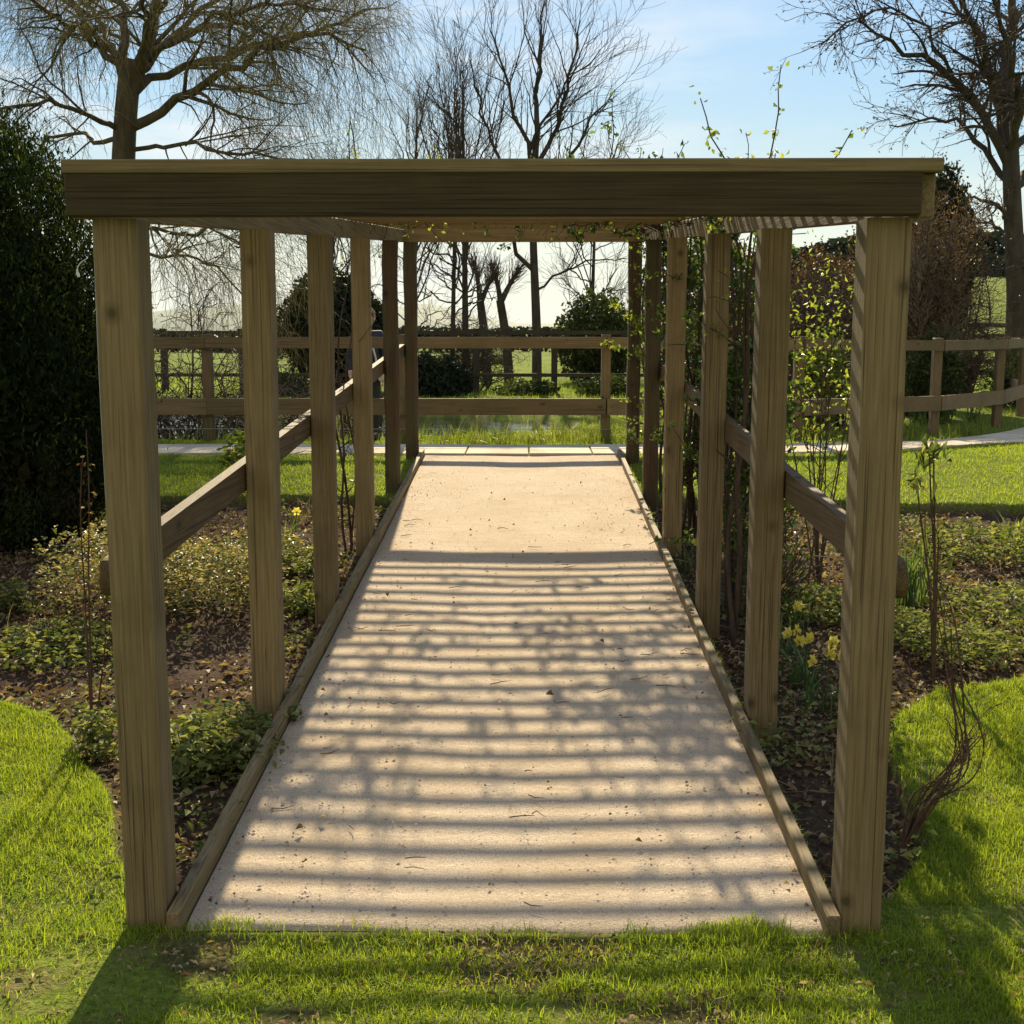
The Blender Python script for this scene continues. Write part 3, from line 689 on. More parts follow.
def pollard(u, Yd, label, tilt, arms):
    b = at(u, 372, Yd); b[2] = float(gz(b[0], Yd)); t = thing('pollarded_tree', label, 'tree', b, 'pollards beyond the pond')
    tp = [b-np.array([0, 0, .2]), *px([(u+tilt*.4, 335, Yd), (u+tilt, 300, Yd)])]
    m = MB().tubes(*limbs([(tp, .125, .095)], 8), 8)
    A = limbs([(px(a), .075, .035) for a in arms], 8); m.tubes(*A, 7).build('trunk', BARK, t, True)
    tw = sprout(*A, 160, .7, .5, (0, 0, .08), .1, 6, .3, 1, .3, .01); MB().tubes(tw[0], np.maximum(tw[1], .005), 3).build('crown', TWIG, t)
Yp = 29.
pollard(510, Yp, 'stubby pollard leaning left with two thick cut arms', -10, [[(501, 305, Yp), (497, 280, Yp), (492, 268, Yp)], [(502, 300, Yp), (512, 280, Yp+.2), (520, 268, Yp+.3)]])
pollard(488, Yp+1, 'narrow pollard leaning left beside the stubby one', -8, [[(480, 300, Yp+1), (478, 280, Yp+1), (474, 262, Yp+1)], [(481, 302, Yp+1), (488, 285, Yp+1.2), (493, 275, Yp+1.3)]])

# big ash at the right edge
YA = 24.
def P_(*pts): return [(a+9, b, YA+dy) for a, b, dy in pts]
fan_tree('ash_tree', 'big bare tree with hanging seed bunches at the right edge', 1013, 380, YA,
    [(1018, 300, YA), (1013, 230, YA), (1011, 170, YA), (1009, 120, YA)],
    [(P_((1000, 165, 0), (985, 135, 0), (968, 105, -.3), (945, 75, -.6), (915, 55, -.9), (885, 46, -1.2), (865, 32, -1.4), (850, 20, -1.6)), .10, .02),
     (P_((1001, 130, 0), (998, 70, .3), (1003, 10, .6), (1010, -60, 1)), .15, .04), (P_((1000, 140, 0), (1018, 80, -.5), (1040, 20, -1), (1060, -40, -1.5)), .13, .03),
     (P_((1000, 150, 0), (985, 90, .6), (970, 40, 1.2), (945, 0, 1.8), (910, -30, 2.3)), .10, .02),
     (P_((998, 180, 0), (975, 150, .4), (955, 125, .8), (930, 118, 1.2), (905, 128, 1.5), (880, 125, 1.7)), .07, .012),
     (P_((1004, 220, 0), (985, 205, -.5), (965, 195, -1), (950, 205, -1.4)), .05, .01), (P_((1005, 245, 0), (990, 228, .6), (975, 222, 1), (955, 235, 1.6)), .05, .01),
     (P_((1003, 190, 0), (1030, 160, .5), (1065, 140, 1), (1110, 130, 1.5)), .08, .015), (P_((1002, 160, 0), (1050, 90, 1), (1100, 40, 2)), .09, .02),
     (P_((945, 75, -.6), (920, 30, -1), (880, 0, -1.4), (845, 18, -1.8), (825, 32, -2.0), (813, 44, -2.1)), .026, .016),
     (P_((999, 110, 0), (975, 60, -1), (960, 10, -1.8), (930, -30, -2.4)), .08, .015), (P_((1010, 270, 0), (1030, 255, -.6), (1060, 262, -1)), .05, .01),
     (P_((1000, 150, 0), (1010, 90, -1.6), (990, 30, -2.8), (985, -30, -3.6)), .09, .02)],
    (190, 1000, 3600), buds=4200, rt=.235, spread=.7, up=.0, hang=.03, lens=(1.35, .8, .45), tw=.006)

# ------------------------------------------------------------------ shrubs
rng = np.random.default_rng(110)
def lumpy(n, c, rad, lob=.22, shell=.55, seed=0, zmin=None):
    """points through a lumpy ellipsoid"""
    d = rng.normal(size=(n, 3)); d /= np.linalg.norm(d, axis=1, keepdims=True)
    az = np.arctan2(d[:, 1], d[:, 0]); f = 1+lob*((fbm(az*1.7+seed+20, d[:, 2]*2.3+seed+9, 4)-.5)*2.4)
    r = rng.uniform(shell**3, 1, n)**(1/3)*f
    P = np.array(c)+d*r[:, None]*np.array(rad)
    if zmin is not None: P = P[P[:, 2] > zmin]
    return P
def shrub(name, label, c, rad, mat, n, size, stems=14, cat='shrub', group=None, lob=.25, shell=.45, stem_mat=TWIG, asp=.5, up=None, twigs=0, twig_mat=None, tl=.5, Nn=None, rs=.02):
    zb = float(gz(c[0], c[1])); t = thing(name, label, cat, (c[0], c[1], zb), group)
    sd = rng.uniform(0, 50)
    P = lumpy(n, c, rad, lob, shell, sd, zb+.01)
    D = None if up is None else rng.normal(0, .6, (len(P), 3))+np.array([0, 0, up])
    MB().leaves(P, rng.uniform(.6, 1.3, len(P))*size, asp=asp, D=D, N=Nn).build('foliage', mat, t)
    tips = lumpy(stems, c, np.array(rad)*.85, lob, .6, sd); tips[:, 2] = np.maximum(tips[:, 2], zb+.03)
    sp = np.stack([resample([(c[0]+rng.normal(0, .06*rad[0]), c[1]+rng.normal(0, .06*rad[1]), zb-.05), (np.array([c[0], c[1], zb])*.5+q*.5)+rng.normal(0, .08*rad[0], 3), q], 8) for q in tips])
    sr = np.tile(np.linspace(rs, rs*.25, 8), (len(sp), 1)); m = MB().tubes(sp, sr, 5)
    m.build('stems', stem_mat, t)
    if twigs:
        tw = sprout(sp, sr, twigs, tl, .7, (0, 0, .04), .2, 7, .25, 1, .5, .008); MB().tubes(tw[0], np.maximum(tw[1], .003), 3).build('twigs', twig_mat or stem_mat, t)
    return t
# dense dark conifer at the left edge
con = shrub('conifer_bush', 'tall dense dark conifer bush with brown patches at the left edge', (-4.05, 8.4, 1.46), (1.25, 1.2, 1.84), CONIF, 60000, .05, 40, 'conifer', lob=.2, shell=.62, up=1.2, asp=.26, rs=.05)
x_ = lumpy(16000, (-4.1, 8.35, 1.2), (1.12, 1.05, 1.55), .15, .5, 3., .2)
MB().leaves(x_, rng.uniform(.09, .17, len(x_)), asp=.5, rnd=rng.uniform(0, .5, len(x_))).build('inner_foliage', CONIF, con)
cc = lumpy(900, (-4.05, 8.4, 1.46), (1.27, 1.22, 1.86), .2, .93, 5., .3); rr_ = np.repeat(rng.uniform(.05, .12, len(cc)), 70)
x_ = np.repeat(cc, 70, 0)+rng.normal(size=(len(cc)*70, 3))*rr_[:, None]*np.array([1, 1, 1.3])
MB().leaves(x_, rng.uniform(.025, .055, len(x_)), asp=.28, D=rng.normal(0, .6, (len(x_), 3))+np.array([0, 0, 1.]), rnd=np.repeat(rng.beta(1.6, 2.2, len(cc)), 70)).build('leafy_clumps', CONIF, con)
# spiky sprays along the conifer's top
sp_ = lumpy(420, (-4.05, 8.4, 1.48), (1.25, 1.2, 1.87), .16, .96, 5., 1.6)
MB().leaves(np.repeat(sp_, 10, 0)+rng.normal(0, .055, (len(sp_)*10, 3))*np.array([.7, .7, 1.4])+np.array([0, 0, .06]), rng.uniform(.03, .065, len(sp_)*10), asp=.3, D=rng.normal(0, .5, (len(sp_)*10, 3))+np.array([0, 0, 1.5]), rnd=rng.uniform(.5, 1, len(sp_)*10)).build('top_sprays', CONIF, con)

def shrub_px(name, label, u0, u1, v0, v1, Yd, *a, dz=1., **k):
    A, B = at(u0, v1, Yd), at(u1, v0, Yd); c = ((A[0]+B[0])/2, Yd, (A[2]+B[2])/2); rad = ((B[0]-A[0])/2, (B[0]-A[0])/2*dz, (B[2]-A[2])/2)
    return shrub(name, label, c, rad, *a, **k)
shrub_px('holly_bush', 'dark round holly bush behind the left fence', 280, 392, 272, 385, 25, HOLLY, 16000, .13, 20, rs=.04)
shrub_px('evergreen_bush', 'loose green evergreen bush beyond the field fence, right of the centre tree', 553, 640, 292, 385, 29, LAUREL, 6000, .13, 22, rs=.03, lob=.4)
shrub_px('evergreen_bush', 'low dark evergreen bush behind the fence near the pond end posts', 395, 470, 355, 412, 23, HOLLY, 7000, .12, 16, rs=.03, lob=.3)
shrub_px('hedge_shrub', 'tall brown leafy hedge shrub above the right fence, behind the front post', 842, 990, 180, 372, 17.5, BEECH, 9000, .055, 70, rs=.025, lob=.55, shell=.15, twigs=4200, twig_mat=PALETW, tl=.6, up=.5)
shrub_px('hedge_shrub', 'lower brown hedge shrub seen between the two nearest right posts', 775, 868, 248, 372, 16.5, BEECH, 7000, .055, 40, rs=.02, lob=.35, shell=.2, twigs=1800, twig_mat=PALETW, tl=.5, up=.5)
shrub_px('hedge_shrub', 'dark bushy hedge shrub screened by the climbing roses on the right', 640, 790, 232, 400, 18.5, BEECH, 9000, .08, 40, rs=.025, lob=.25, shell=.3, twigs=500, up=.5)
shrub_px('conifer_shrub', 'dark green conifer shrub at the top of the brown hedge by the right tree', 890, 975, 165, 360, 19.5, HOLLY, 11000, .10, 24, cat='conifer', rs=.03, lob=.3, up=1.)
# twiggy tangle by the pond (left)
def tangle(name, label, u0, u1, v0, v1, Yd, n, mat, tl=.8, group=None):
    A, B = at(u0, v1, Yd), at(u1, v0, Yd); c = np.array([(A[0]+B[0])/2, Yd, float(gz((A[0]+B[0])/2, Yd))])
    t = thing(name, label, 'shrub', c, group); w_, h_ = (B[0]-A[0])/2, B[2]-c[2]
    q = lumpy(26, (c[0], Yd, c[2]+h_*.5), (w_, w_*.7, h_*.5), .2, .7, 3.)
    sp = np.stack([resample([c+rng.normal(0, .12, 3)*[1, 1, 0]-[0, 0, .1], (c*.4+p*.6)+rng.normal(0, .2, 3)+[0, 0, .25], p], 10) for p in q]); sr = np.tile(np.linspace(.022, .006, 10), (len(q), 1))
    a = sprout(sp, sr, n, tl, .8, (0, 0, -.05), .28, 9, .1, 1, .6, .010); b = sprout(*a, n*2, tl*.5, .8, (0, 0, -.03), .3, 6, .1, 1, .6, .006)
    MB().tubes(sp, sr, 5).tubes(a[0], np.maximum(a[1], .004), 4).build('stems', TWIG, t); MB().tubes(b[0], np.maximum(b[1], .003), 3).build('twigs', mat, t); return t
tangle('twiggy_bush', 'tangled bare brown bush by the pond left of the second left post', 118, 262, 268, 445, 14.6, 560, PALETW, .9, 'bare tangled bushes by the pond')
tangle('twiggy_bush', 'low bare brown bush with pale stems by the pond behind the left fence post', 205, 330, 345, 446, 14.2, 340, PALETW, .7, 'bare tangled bushes by the pond')
tangle('twiggy_bush', 'small bare bush by the water behind the third left post', 335, 392, 335, 440, 15.2, 240, PALETW, .5, 'bare tangled bushes by the pond')
tangle('twiggy_bush', 'bare brown twiggy bush in front of the field gate under the right tree', 925, 1005, 215, 372, 21, 520, TWIG, 1.0, 'bare tangled bushes on the right')
tangle('twiggy_bush', 'bare brown twiggy bush between the two nearest right posts', 785, 870, 235, 372, 15.2, 420, TWIG, .8, 'bare tangled bushes on the right')
for u0_, u1_, v0_, v1_, Yd_, lab_ in ((500, 560, 380, 398, 23.3, 'low bramble mound at the foot of the field fence under the centre tree'), (575, 640, 376, 399, 23.0, 'low bramble mound at the right end of the field fence'), (262, 312, 372, 398, 22.8, 'low bramble mound on the far pond bank at the left'), (470, 512, 352, 366, 40, 'small dark bush out in the middle of the field'), (585, 625, 350, 364, 44, 'small dark bush at the right of the field')):
    shrub_px('bramble', lab_, u0_, u1_, v0_, v1_+6, Yd_, LAUREL, 1500, .10, 10, group='brambles in the field', lob=.5, shell=.2)
tangle('twiggy_bush', 'low tangle of bare twigs behind the field fence between the slim trees', 415, 520, 318, 388, 25.2, 420, TWIG, 1.0, 'bare tangled bushes in the field')
tangle('twiggy_bush', 'low tangle of bare twigs beside the evergreen bush in the field', 560, 650, 300, 388, 30.5, 420, TWIG, 1.1, 'bare tangled bushes in the field')
# garden plants beyond the right fence
for (u0, u1, v0, v1, Yd, mt, n, lab) in ((905, 965, 332, 425, 16.2, LAUREL, 3000, 'rounded green bush behind the right fence post'), (985, 1060, 345, 420, 19.5, LAUREL, 2200, 'small green bush by the field gate'), (860, 915, 345, 425, 15.8, LAUREL, 2400, 'rounded green bush behind the right fence, hidden partly by the front post'), (790, 850, 330, 432, 14.8, FRESH, 2600, 'fresh green leafy bush behind the right fence')):
    shrub_px('garden_bush', lab, u0, u1, v0, v1, Yd, mt, n, .07, 16, group='bushes behind the right fence', lob=.35)

# far hedges
def hedge(label, pts, h, w_, n, size):
    pts = np.array(pts, float); t = thing('field_hedge', label, 'hedge', (*pts[0], float(gz(*pts[0]))), 'hedges round the field')
    f = rng.uniform(0, 1, n)*(len(pts)-1); k = np.minimum(f.astype(int), len(pts)-2); fr = (f-k)[:, None]
    b = pts[k]*(1-fr)+pts[k+1]*fr+rng.normal(0, w_*.4, (n, 2)); hz = h*(.7+.6*fbm(b[:, 0]*.16, b[:, 1]*.16))
    P = np.stack([b[:, 0], b[:, 1], gz(b[:, 0], b[:, 1])+rng.uniform(0, 1, n)**.7*hz], -1)
    MB().leaves(P, rng.uniform(.6, 1.3, n)*size, asp=.7).build('foliage', BEECH if 'brown' in label else HOLLY, t)
hedge('long dark hedge across the far side of the green field', [(-60, 72), (-20, 70), (10, 71), (45, 78)], 1.3, 1.4, 16000, .38)
hedge('dark hedge on the rising field beyond the gate', [(16, 84), (30, 82), (60, 86)], 3.2, 2, 9000, .55)

# ------------------------------------------------------------------ climbers on the pergola
rng = np.random.default_rng(111)
def climber(label, x0, y0, nst, ht, leaves, size, mat=ROSE, reach=(.35, .5), roof=(0., 0.), nroof=0, up_shoots=0, xr=(0, 0), tall=0, rleaves=0):
    zb = float(gz(x0, y0)); t = thing('climbing_rose', label, 'climber', (x0, y0, zb), 'climbing plants on the pergola')
    zr = 2.10+SL*(y0-Y0); P = []
    for k in range(nst):
        xx, yy = x0+rng.normal(0, .04), y0+rng.normal(0, .06); pts = [(xx, yy, zb-.05)]
        tx, ty = x0+rng.uniform(-.08, .14)*reach[0]*3, y0+rng.uniform(-1, 1)*reach[1]
        for f in np.linspace(.15, 1, 7): pts.append((xx+(tx-xx)*f+rng.normal(0, .05), yy+(ty-yy)*f+rng.normal(0, .07), zb+(zr*rng.uniform(.95, 1.0)*ht-zb)*f))
        P.append(resample(pts, 14))
    P = np.array(P); Rr = np.tile(np.linspace(.012, .005, 14), (nst, 1))*rng.uniform(.6, 1.3, (nst, 1))
    a = sprout(P, Rr, nst*9, .45, .9, (0, 0, .02), .22, 7, .12, 1, .5, .005)
    m = MB().tubes(P, Rr, 6).tubes(a[0], np.maximum(a[1], .0022), 4)
    src = [a[0].reshape(-1, 3), P[:, 3:].reshape(-1, 3)]; rsrc = []
    if nroof:
        Q = []
        for k in range(nroof):
            sx, sy = x0-.05, y0+rng.normal(0, .2); pts = [(sx, sy, zr-.08)]
            ex, ey = rng.uniform(*xr), sy+rng.uniform(*roof)
            for f in np.linspace(.2, 1, 6):
                yy = sy+(ey-sy)*f+rng.normal(0, .05); pts.append((sx+(ex-sx)*f+rng.normal(0, .06), yy, 2.13+SL*(yy-Y0)+abs(rng.normal(0, .035))))
            Q.append(resample(pts, 14))
        Q = np.array(Q); QR = np.tile(np.linspace(.008, .004, 14), (nroof, 1)); m.tubes(Q, QR, 5)
        b = sprout(Q, QR, nroof*7, .32, .9, (0, 0, .03), .2, 6, .1, 1, .6, .004); m.tubes(b[0], np.maximum(b[1], .002), 4)
        rsrc += [b[0].reshape(-1, 3)]
        if up_shoots:
            c = sprout(Q, QR, up_shoots, .36+.36*tall, 1.2, (0, 0, .3), .17, 7, .2, 1, .8, .0055, .5); m.tubes(c[0], np.maximum(c[1], .002), 4); rsrc += [c[0][:, 2:].reshape(-1, 3)]*2
    m.build('stems', VSTEM, t)
    src = np.concatenate(src); ctr = src[rng.integers(0, len(src), leaves//4)]
    if rsrc:
        rsrc = np.concatenate(rsrc); ctr = np.concatenate([ctr, rsrc[rng.integers(0, len(rsrc), rleaves//4)]])
    L = np.repeat(ctr, 4, 0)+rng.normal(0, .019, (len(ctr)*4, 3))
    MB().leaves(L, rng.uniform(.6, 1.25, len(L))*size, asp=.62).build('foliage', mat, t)
    return t
climber('dense climbing rose filling the gap behind the third right post', 1.12, 6.55, 8, .99, 3000, .045, ROSE, (.3, .45), (1.9, 3.0), 4, 8, (-.2, 1.), 1, 260)
climber('dense dark climbing rose between the fourth and fifth right posts', 1.10, 8.15, 9, 1., 2300, .045, ROSE, (.3, .55), (.7, 2.3), 7, 60, (-.9, .9), .6, 1300)
climber('climbing rose spreading over the roof from the fifth right post', 1.08, 9.45, 7, 1., 1700, .042, ROSE, (.3, .4), (-.9, 1.0), 6, 26, (-1., .9), .9, 750)
climber('slender climbing rose twined round the last right post', 1.05, 10.75, 5, 1., 1300, .042, FRESH, (.2, .2), (-1., .1), 8, 6, (-.8, .8), 0, 400)
climber('bare-stemmed climber running up the fourth left post onto the roof', -1.22, 8.0, 3, 1., 24, .034, FRESH, (.1, .12), (.0, 1.9), 9, 70, (-1.15, -.1), .5, 750)
climber('pair of tall rose shoots standing above the roof near the third right post', 1.07, 5.95, 2, 1., 60, .034, FRESH, (.05, .1), (-.05, .5), 3, 7, (1.0, 1.16), .9, 340)
# leafy shrub outside the right rail
shrub('leafy_shrub', 'open shrub with fresh yellow-green leaves outside the right rail', (1.74, 7.2, 1.55), (.34, .5, .62), FRESH, 560, .036, 9, lob=.5, shell=.1, rs=.007, twigs=70, tl=.35)
shrub('leafy_shrub', 'dark stemmed open shrub between the third and fourth right posts', (1.42, 7.9, 1.0), (.26, .6, .75), ROSE, 900, .045, 18, lob=.4, shell=.1, rs=.009, twigs=200, tl=.4)
shrub('leafy_shrub', 'low dark shrub at the foot of the second right post', (1.25, 6.3, .5), (.22, .4, .36), ROSE, 420, .04, 12, lob=.4, shell=.1, rs=.007, twigs=160, tl=.35)

# rose canes tied in a bundle at the front right
cb = np.array([1.17, 3.75, float(gz(1.17, 3.75))]); rc = thing('rose_canes', 'bundle of bare thorny rose canes arching beside the front right post', 'climber', cb)
P = []
for k in range(13):
    j = rng.normal(0, .02, (8, 3)); ktop = (1, .95, .8, .7, .6, .55)[k] if k < 6 else rng.uniform(.05, .5)
    pts = [cb-[0, 0, .05], cb+[.03, -.02, .03], at(925, 800, 3.72), at(958, 778, 3.75), at(966, 735, 3.8), at(950, 680, 3.85), at(938, 620, 3.9), at(936, 560, 3.95), at(938, 500, 4.0)]
    pts = np.array(pts); pts[2:] += rng.normal(0, .028, pts[2:].shape); n_ = 5+int(round(ktop*4)); pts = pts[:max(n_, 5)]
    if k % 3 == 1: pts = np.concatenate([pts[:5], [pts[4]+[.05, 0, .06]]])
    P.append(resample(pts, 22))
P = np.array(P); Rr = np.tile(np.linspace(.0042, .0016, 22), (13, 1))*rng.uniform(.7, 1.25, (13, 22)); a = sprout(P, Rr, 90, .10, .8, (0, 0, .1), .2, 5, .2, 1, .5, .003)
MB().tubes(P, Rr, 6).tubes(a[0], np.maximum(a[1], .0013), 4).build('canes', CANE, rc)
# young plant with a drooping leafy top
sb = at(936, 650, 5.3); sb[2] = float(gz(sb[0], sb[1]))
yp = thing('young_shrub', 'slender young shrub with a drooping leaf tuft right of the front post', 'shrub', sb)
P = np.stack([resample([sb, *[at(935+d*f*20+rng.normal(0, 1), 640-200*f*h_, 5.3) for f in (.2, .45, .7, 1)]], 12) for d, h_ in ((0, .95), (-.9, .8), (-.25, .92), (.2, .55))]); Rr = np.tile(np.linspace(.007, .003, 12), (4, 1))
MB().tubes(P, Rr, 6).build('stems', CANE, yp)
C = np.concatenate([np.repeat(P[:3, -1], 14, 0), P[:, 6:].reshape(-1, 3)]); C = C+rng.normal(0, .03, C.shape)
MB().leaves(C, rng.uniform(.04, .09, len(C)), asp=.35, D=rng.normal(0, .5, (len(C), 3))+[0, 0, -.9]).build('foliage', HERB, yp)
# dead stem on the left
sb = at(92, 735, 4.6); sb[2] = float(gz(sb[0], sb[1])); ds = thing('dry_stem', 'thin dry brown plant stem standing left of the front left post', 'plant', sb)
P = np.stack([resample([sb, at(90, 640, 4.6), at(88, 560, 4.62), at(90, 490, 4.6), at(86, 430, 4.62)], 14), resample([sb, at(100, 690, 4.55), at(106, 640, 4.5), at(104, 600, 4.5)], 14), resample([sb, at(85, 600, 4.62), at(79, 500, 4.64), at(83, 455, 4.66)], 14)])
Rr = np.tile(np.linspace(.005, .002, 14), (3, 1)); a = sprout(P, Rr, 14, .12, .7, (0, 0, .1), .15, 5, .3, 1, .6, .002)
MB().tubes(P, Rr, 5).tubes(a[0], np.maximum(a[1], .001), 3).build('stems', CANE, ds)
C = a[0][:, -1]; MB().leaves(np.repeat(C, 3, 0)+rng.normal(0, .012, (len(C)*3, 3)), .02, asp=.5).build('dry_buds', LITTER, ds)
# training wire on the front left post
wr = thing('training_wire', 'thin training wire with a white tie beside the front left post', 'wire', (PL-.012, 3.25, .9))
MB().tubes(resample([(PL-.012, 3.25, 1.93), (PL-.016, 3.25, 1.5), (PL-.012, 3.25, .9)], 10), np.full(10, .0016), 5).build('wire', WIRE, wr)
MB().tubes(resample([at(88, 258, 3.25), at(80, 262, 3.24), at(76, 270, 3.24), at(79, 277, 3.24)], 8), np.array([.0016]*5+[.003, .0045, .003]), 6).build('tie', flat('white_plastic', (.7, .7, .66), .4), wr)

# ------------------------------------------------------------------ beds
rng = np.random.default_rng(112)
def bed_pts(n, keep=lambda x, y: np.ones_like(x)):
    x, y = scatter(n, -5.2, 5.2, 3.2, 9.4, lambda x, y: bed_mask(x, y)*frustum(x, y)*keep(x, y)); return x, y
x, y = bed_pts(95000, lambda x, y: np.clip(1.25-(y-3)/9, .25, 1)*np.clip(1.9*(fbm(x*1.8, y*1.8)-.16), .1, 1))
lf = MB().leaves(np.stack([x, y, gz(x, y)+rng.uniform(.0, .022, len(x))], -1), rng.uniform(.015, .05, len(x)), N=np.tile([0, 0, 1.3], (len(x), 1)), asp=.6, fold=.5)
x, y = scatter(5600, -1.9, 1.7, 2.6, 3.35, lambda x, y: (1-((x > -.99) & (x < .87) & (y > 3.17)))*np.clip(1.0*bare(x, y)+.16, 0, 1))
lf.leaves(np.stack([x, y, gz(x, y)+.012], -1), np.clip(rng.lognormal(-4.2, .45, len(x)), .006, .034), N=np.tile([0, 0, 1.], (len(x), 1)), asp=.42, fold=.4)
sx, sy = bed_pts(4200); d = rng.uniform(0, np.pi, len(sx)); ln = rng.uniform(.02, .13, len(sx))*rng.uniform(.4, 1, len(sx)); z_ = gz(sx, sy)+.015
e = np.stack([np.cos(d)*ln, np.sin(d)*ln, rng.normal(0, .012, len(sx))], -1); c = np.stack([sx, sy, z_], -1)
lf.tubes(np.stack([c-e, c+rng.normal(0, .006, c.shape), c+e], 1), np.tile([[.0025, .0022, .0012]], (len(sx), 1)), 4, rng.random(len(sx)))
sx, sy = bed_pts(5200, lambda x, y: np.clip(3*(fbm(x*1.1+60, y*1.1)-.42), .03, 1)); nb = len(sx)   # dead upright stalks
lf.blades(np.stack([sx, sy, gz(sx, sy)], -1), rng.uniform(.04, .20, nb), .0045, .7, rng.uniform(.3, 1, nb), segs=3)
tag(lf.build('leaf_litter', LITTER), 'brown fallen leaves and twigs scattered over the flower beds', 'leaf litter', kind='stuff')
# fallen bits on the walk
x, y = scatter(6000, -.95, .82, 3.25, 11, lambda x, y: .014+.85*np.exp(-(.83-x)/.07)*(y < 8)*np.clip(3*(fbm(y*2, x*0+3)-.3), .1, 1)+.6*np.exp(-(x+.95)/.09)*(y < 8)*np.clip(3*(fbm(y*2, x*0+7)-.3), .1, 1))
x, y = x[:800], y[:800]; lp = MB().leaves(np.stack([x, y, slope(y)+.012+rng.uniform(0, .008, len(x))], -1), np.clip(rng.lognormal(-4.25, .5, len(x)), .005, .045), N=np.tile([0, 0, .8], (len(x), 1)), asp=.36, fold=.9)
x, y = scatter(90, -.9, .8, 3.3, 8.5, lambda x, y: np.ones_like(x)*.6); d = rng.normal(0, .5, len(x)); ln = rng.uniform(.012, .05, len(x)); c = np.stack([x, y, slope(y)+.010], -1); e = np.stack([np.cos(d)*ln, np.sin(d)*ln, 0*ln+.002], -1)
lp.tubes(np.stack([c-e, c+rng.normal(0, .005, c.shape), c+e], 1), np.tile([[.002, .002, .001]], (len(x), 1)), 4, rng.random(len(x))*.5)
tag(lp.build('fallen_leaves', LITTER), 'dry leaf scraps and twigs lying on the gravel walk', 'leaf litter', kind='stuff')
# loose stones in the gravel
x, y = scatter(5200, -.955, .83, 3.2, 10.5, lambda x, y: np.clip(.35+.9*np.abs(x+.06)-(y-3)*.06, .05, 1)); M_ = len(x)
ico = np.array([[1, 0, 0], [-1, 0, 0], [0, 1, 0], [0, -1, 0], [0, 0, .7], [0, 0, -.5]]); fc_ = np.array([[0, 2, 4], [2, 1, 4], [1, 3, 4], [3, 0, 4], [2, 0, 5], [1, 2, 5], [3, 1, 5], [0, 3, 5]])
rs_ = np.clip(rng.lognormal(-5.75, .4, M_), .0015, .009); an_ = rng.uniform(0, 6.28, M_); V_ = ico[None]*rs_[:, None, None]*rng.uniform(.6, 1.3, (M_, 6, 1))
V_ = np.stack([V_[..., 0]*np.cos(an_)[:, None]-V_[..., 1]*np.sin(an_)[:, None], V_[..., 0]*np.sin(an_)[:, None]+V_[..., 1]*np.cos(an_)[:, None], V_[..., 2]], -1)+np.stack([x, y, slope(y)+.006], -1)[:, None]
sm = MB(); sm.add(V_.reshape(-1, 3), (fc_[None]+np.arange(M_)[:, None, None]*6).reshape(-1, 3), np.repeat(rng.random(M_), 6))
m_, nt_, p_, _o = newmat('loose_stone'); a_ = nt_.nodes.new('ShaderNodeAttribute'); a_.attribute_name = 'rnd'
nt_.links.new(ramp(nt_, a_.outputs['Fac'], [(0, (.10, .075, .05)), (.4, (.32, .25, .17)), (1, (.66, .57, .45))]), p_.inputs['Base Color']); p_.inputs['Roughness'].default_value = .9
tag(sm.build('loose_stones', m_), 'small loose stones scattered over the gravel walk', 'stones', kind='stuff')
# ground cover
gc = MB()
x, y = bed_pts(5200, lambda x, y: np.clip(4.2*(fbm(x*1.7+30, y*1.7+4)-.47+.05*(y > 6)), .02, 1)*np.where((y < 4.6) & (np.abs(x) > 1.45), .25, 1))
cx, cy = np.repeat(x, 16), np.repeat(y, 16); h_ = np.repeat(rng.uniform(.03, .15, len(x)), 16)
cx = cx+rng.normal(0, .05, len(cx)); cy = cy+rng.normal(0, .05, len(cy))
gc.leaves(np.stack([cx, cy, gz(cx, cy)+h_*rng.uniform(.15, 1, len(cx))], -1), rng.uniform(.018, .048, len(cx)), N=np.tile([0, -.1, .9], (len(cx), 1)), asp=.55)
tag(gc.build('ground_cover', HERB), 'low green ground cover plants spreading through both beds', 'ground cover', kind='stuff')
# single plants of the beds
def herb(label, u, v, h, r, n, size, mat=HERB, asp=.5, name='herb_plant', group='low leafy plants in the beds'):
    dd = (v-512)/F; s_ = (-math.sin(PITCH)-dd*math.cos(PITCH))/(math.cos(PITCH)-dd*math.sin(PITCH)); Yd = (CAM_Z+SL*3.2)/(SL-s_)
    p = at(u, v, Yd); z = float(gz(p[0], Yd)); c = (p[0], Yd, z+h*.45)
    return shrub(name, label, c, (r, r, h*.6), mat, n, size, 12, 'plant', group, .35, .3, HERBST, asp, Nn=np.tile([0, 0, .7], (1, 1)), rs=.004)
HERBST = barkmat('herb_stem', (.06, .07, .025), (.12, .13, .05), 40)
herb('yellow variegated bush in the sun left of the front left post', 128, 592, .50, .52, 3600, .036, VARIEG, name='variegated_shrub', group='variegated shrubs in the left bed')
herb('yellow variegated bush between the first and second left posts', 215, 596, .36, .42, 2600, .034, VARIEG, name='variegated_shrub', group='variegated shrubs in the left bed')
herb('pale variegated bush behind the left rail', 262, 560, .30, .30, 1300, .033, VARIEG, name='variegated_shrub', group='variegated shrubs in the left bed')
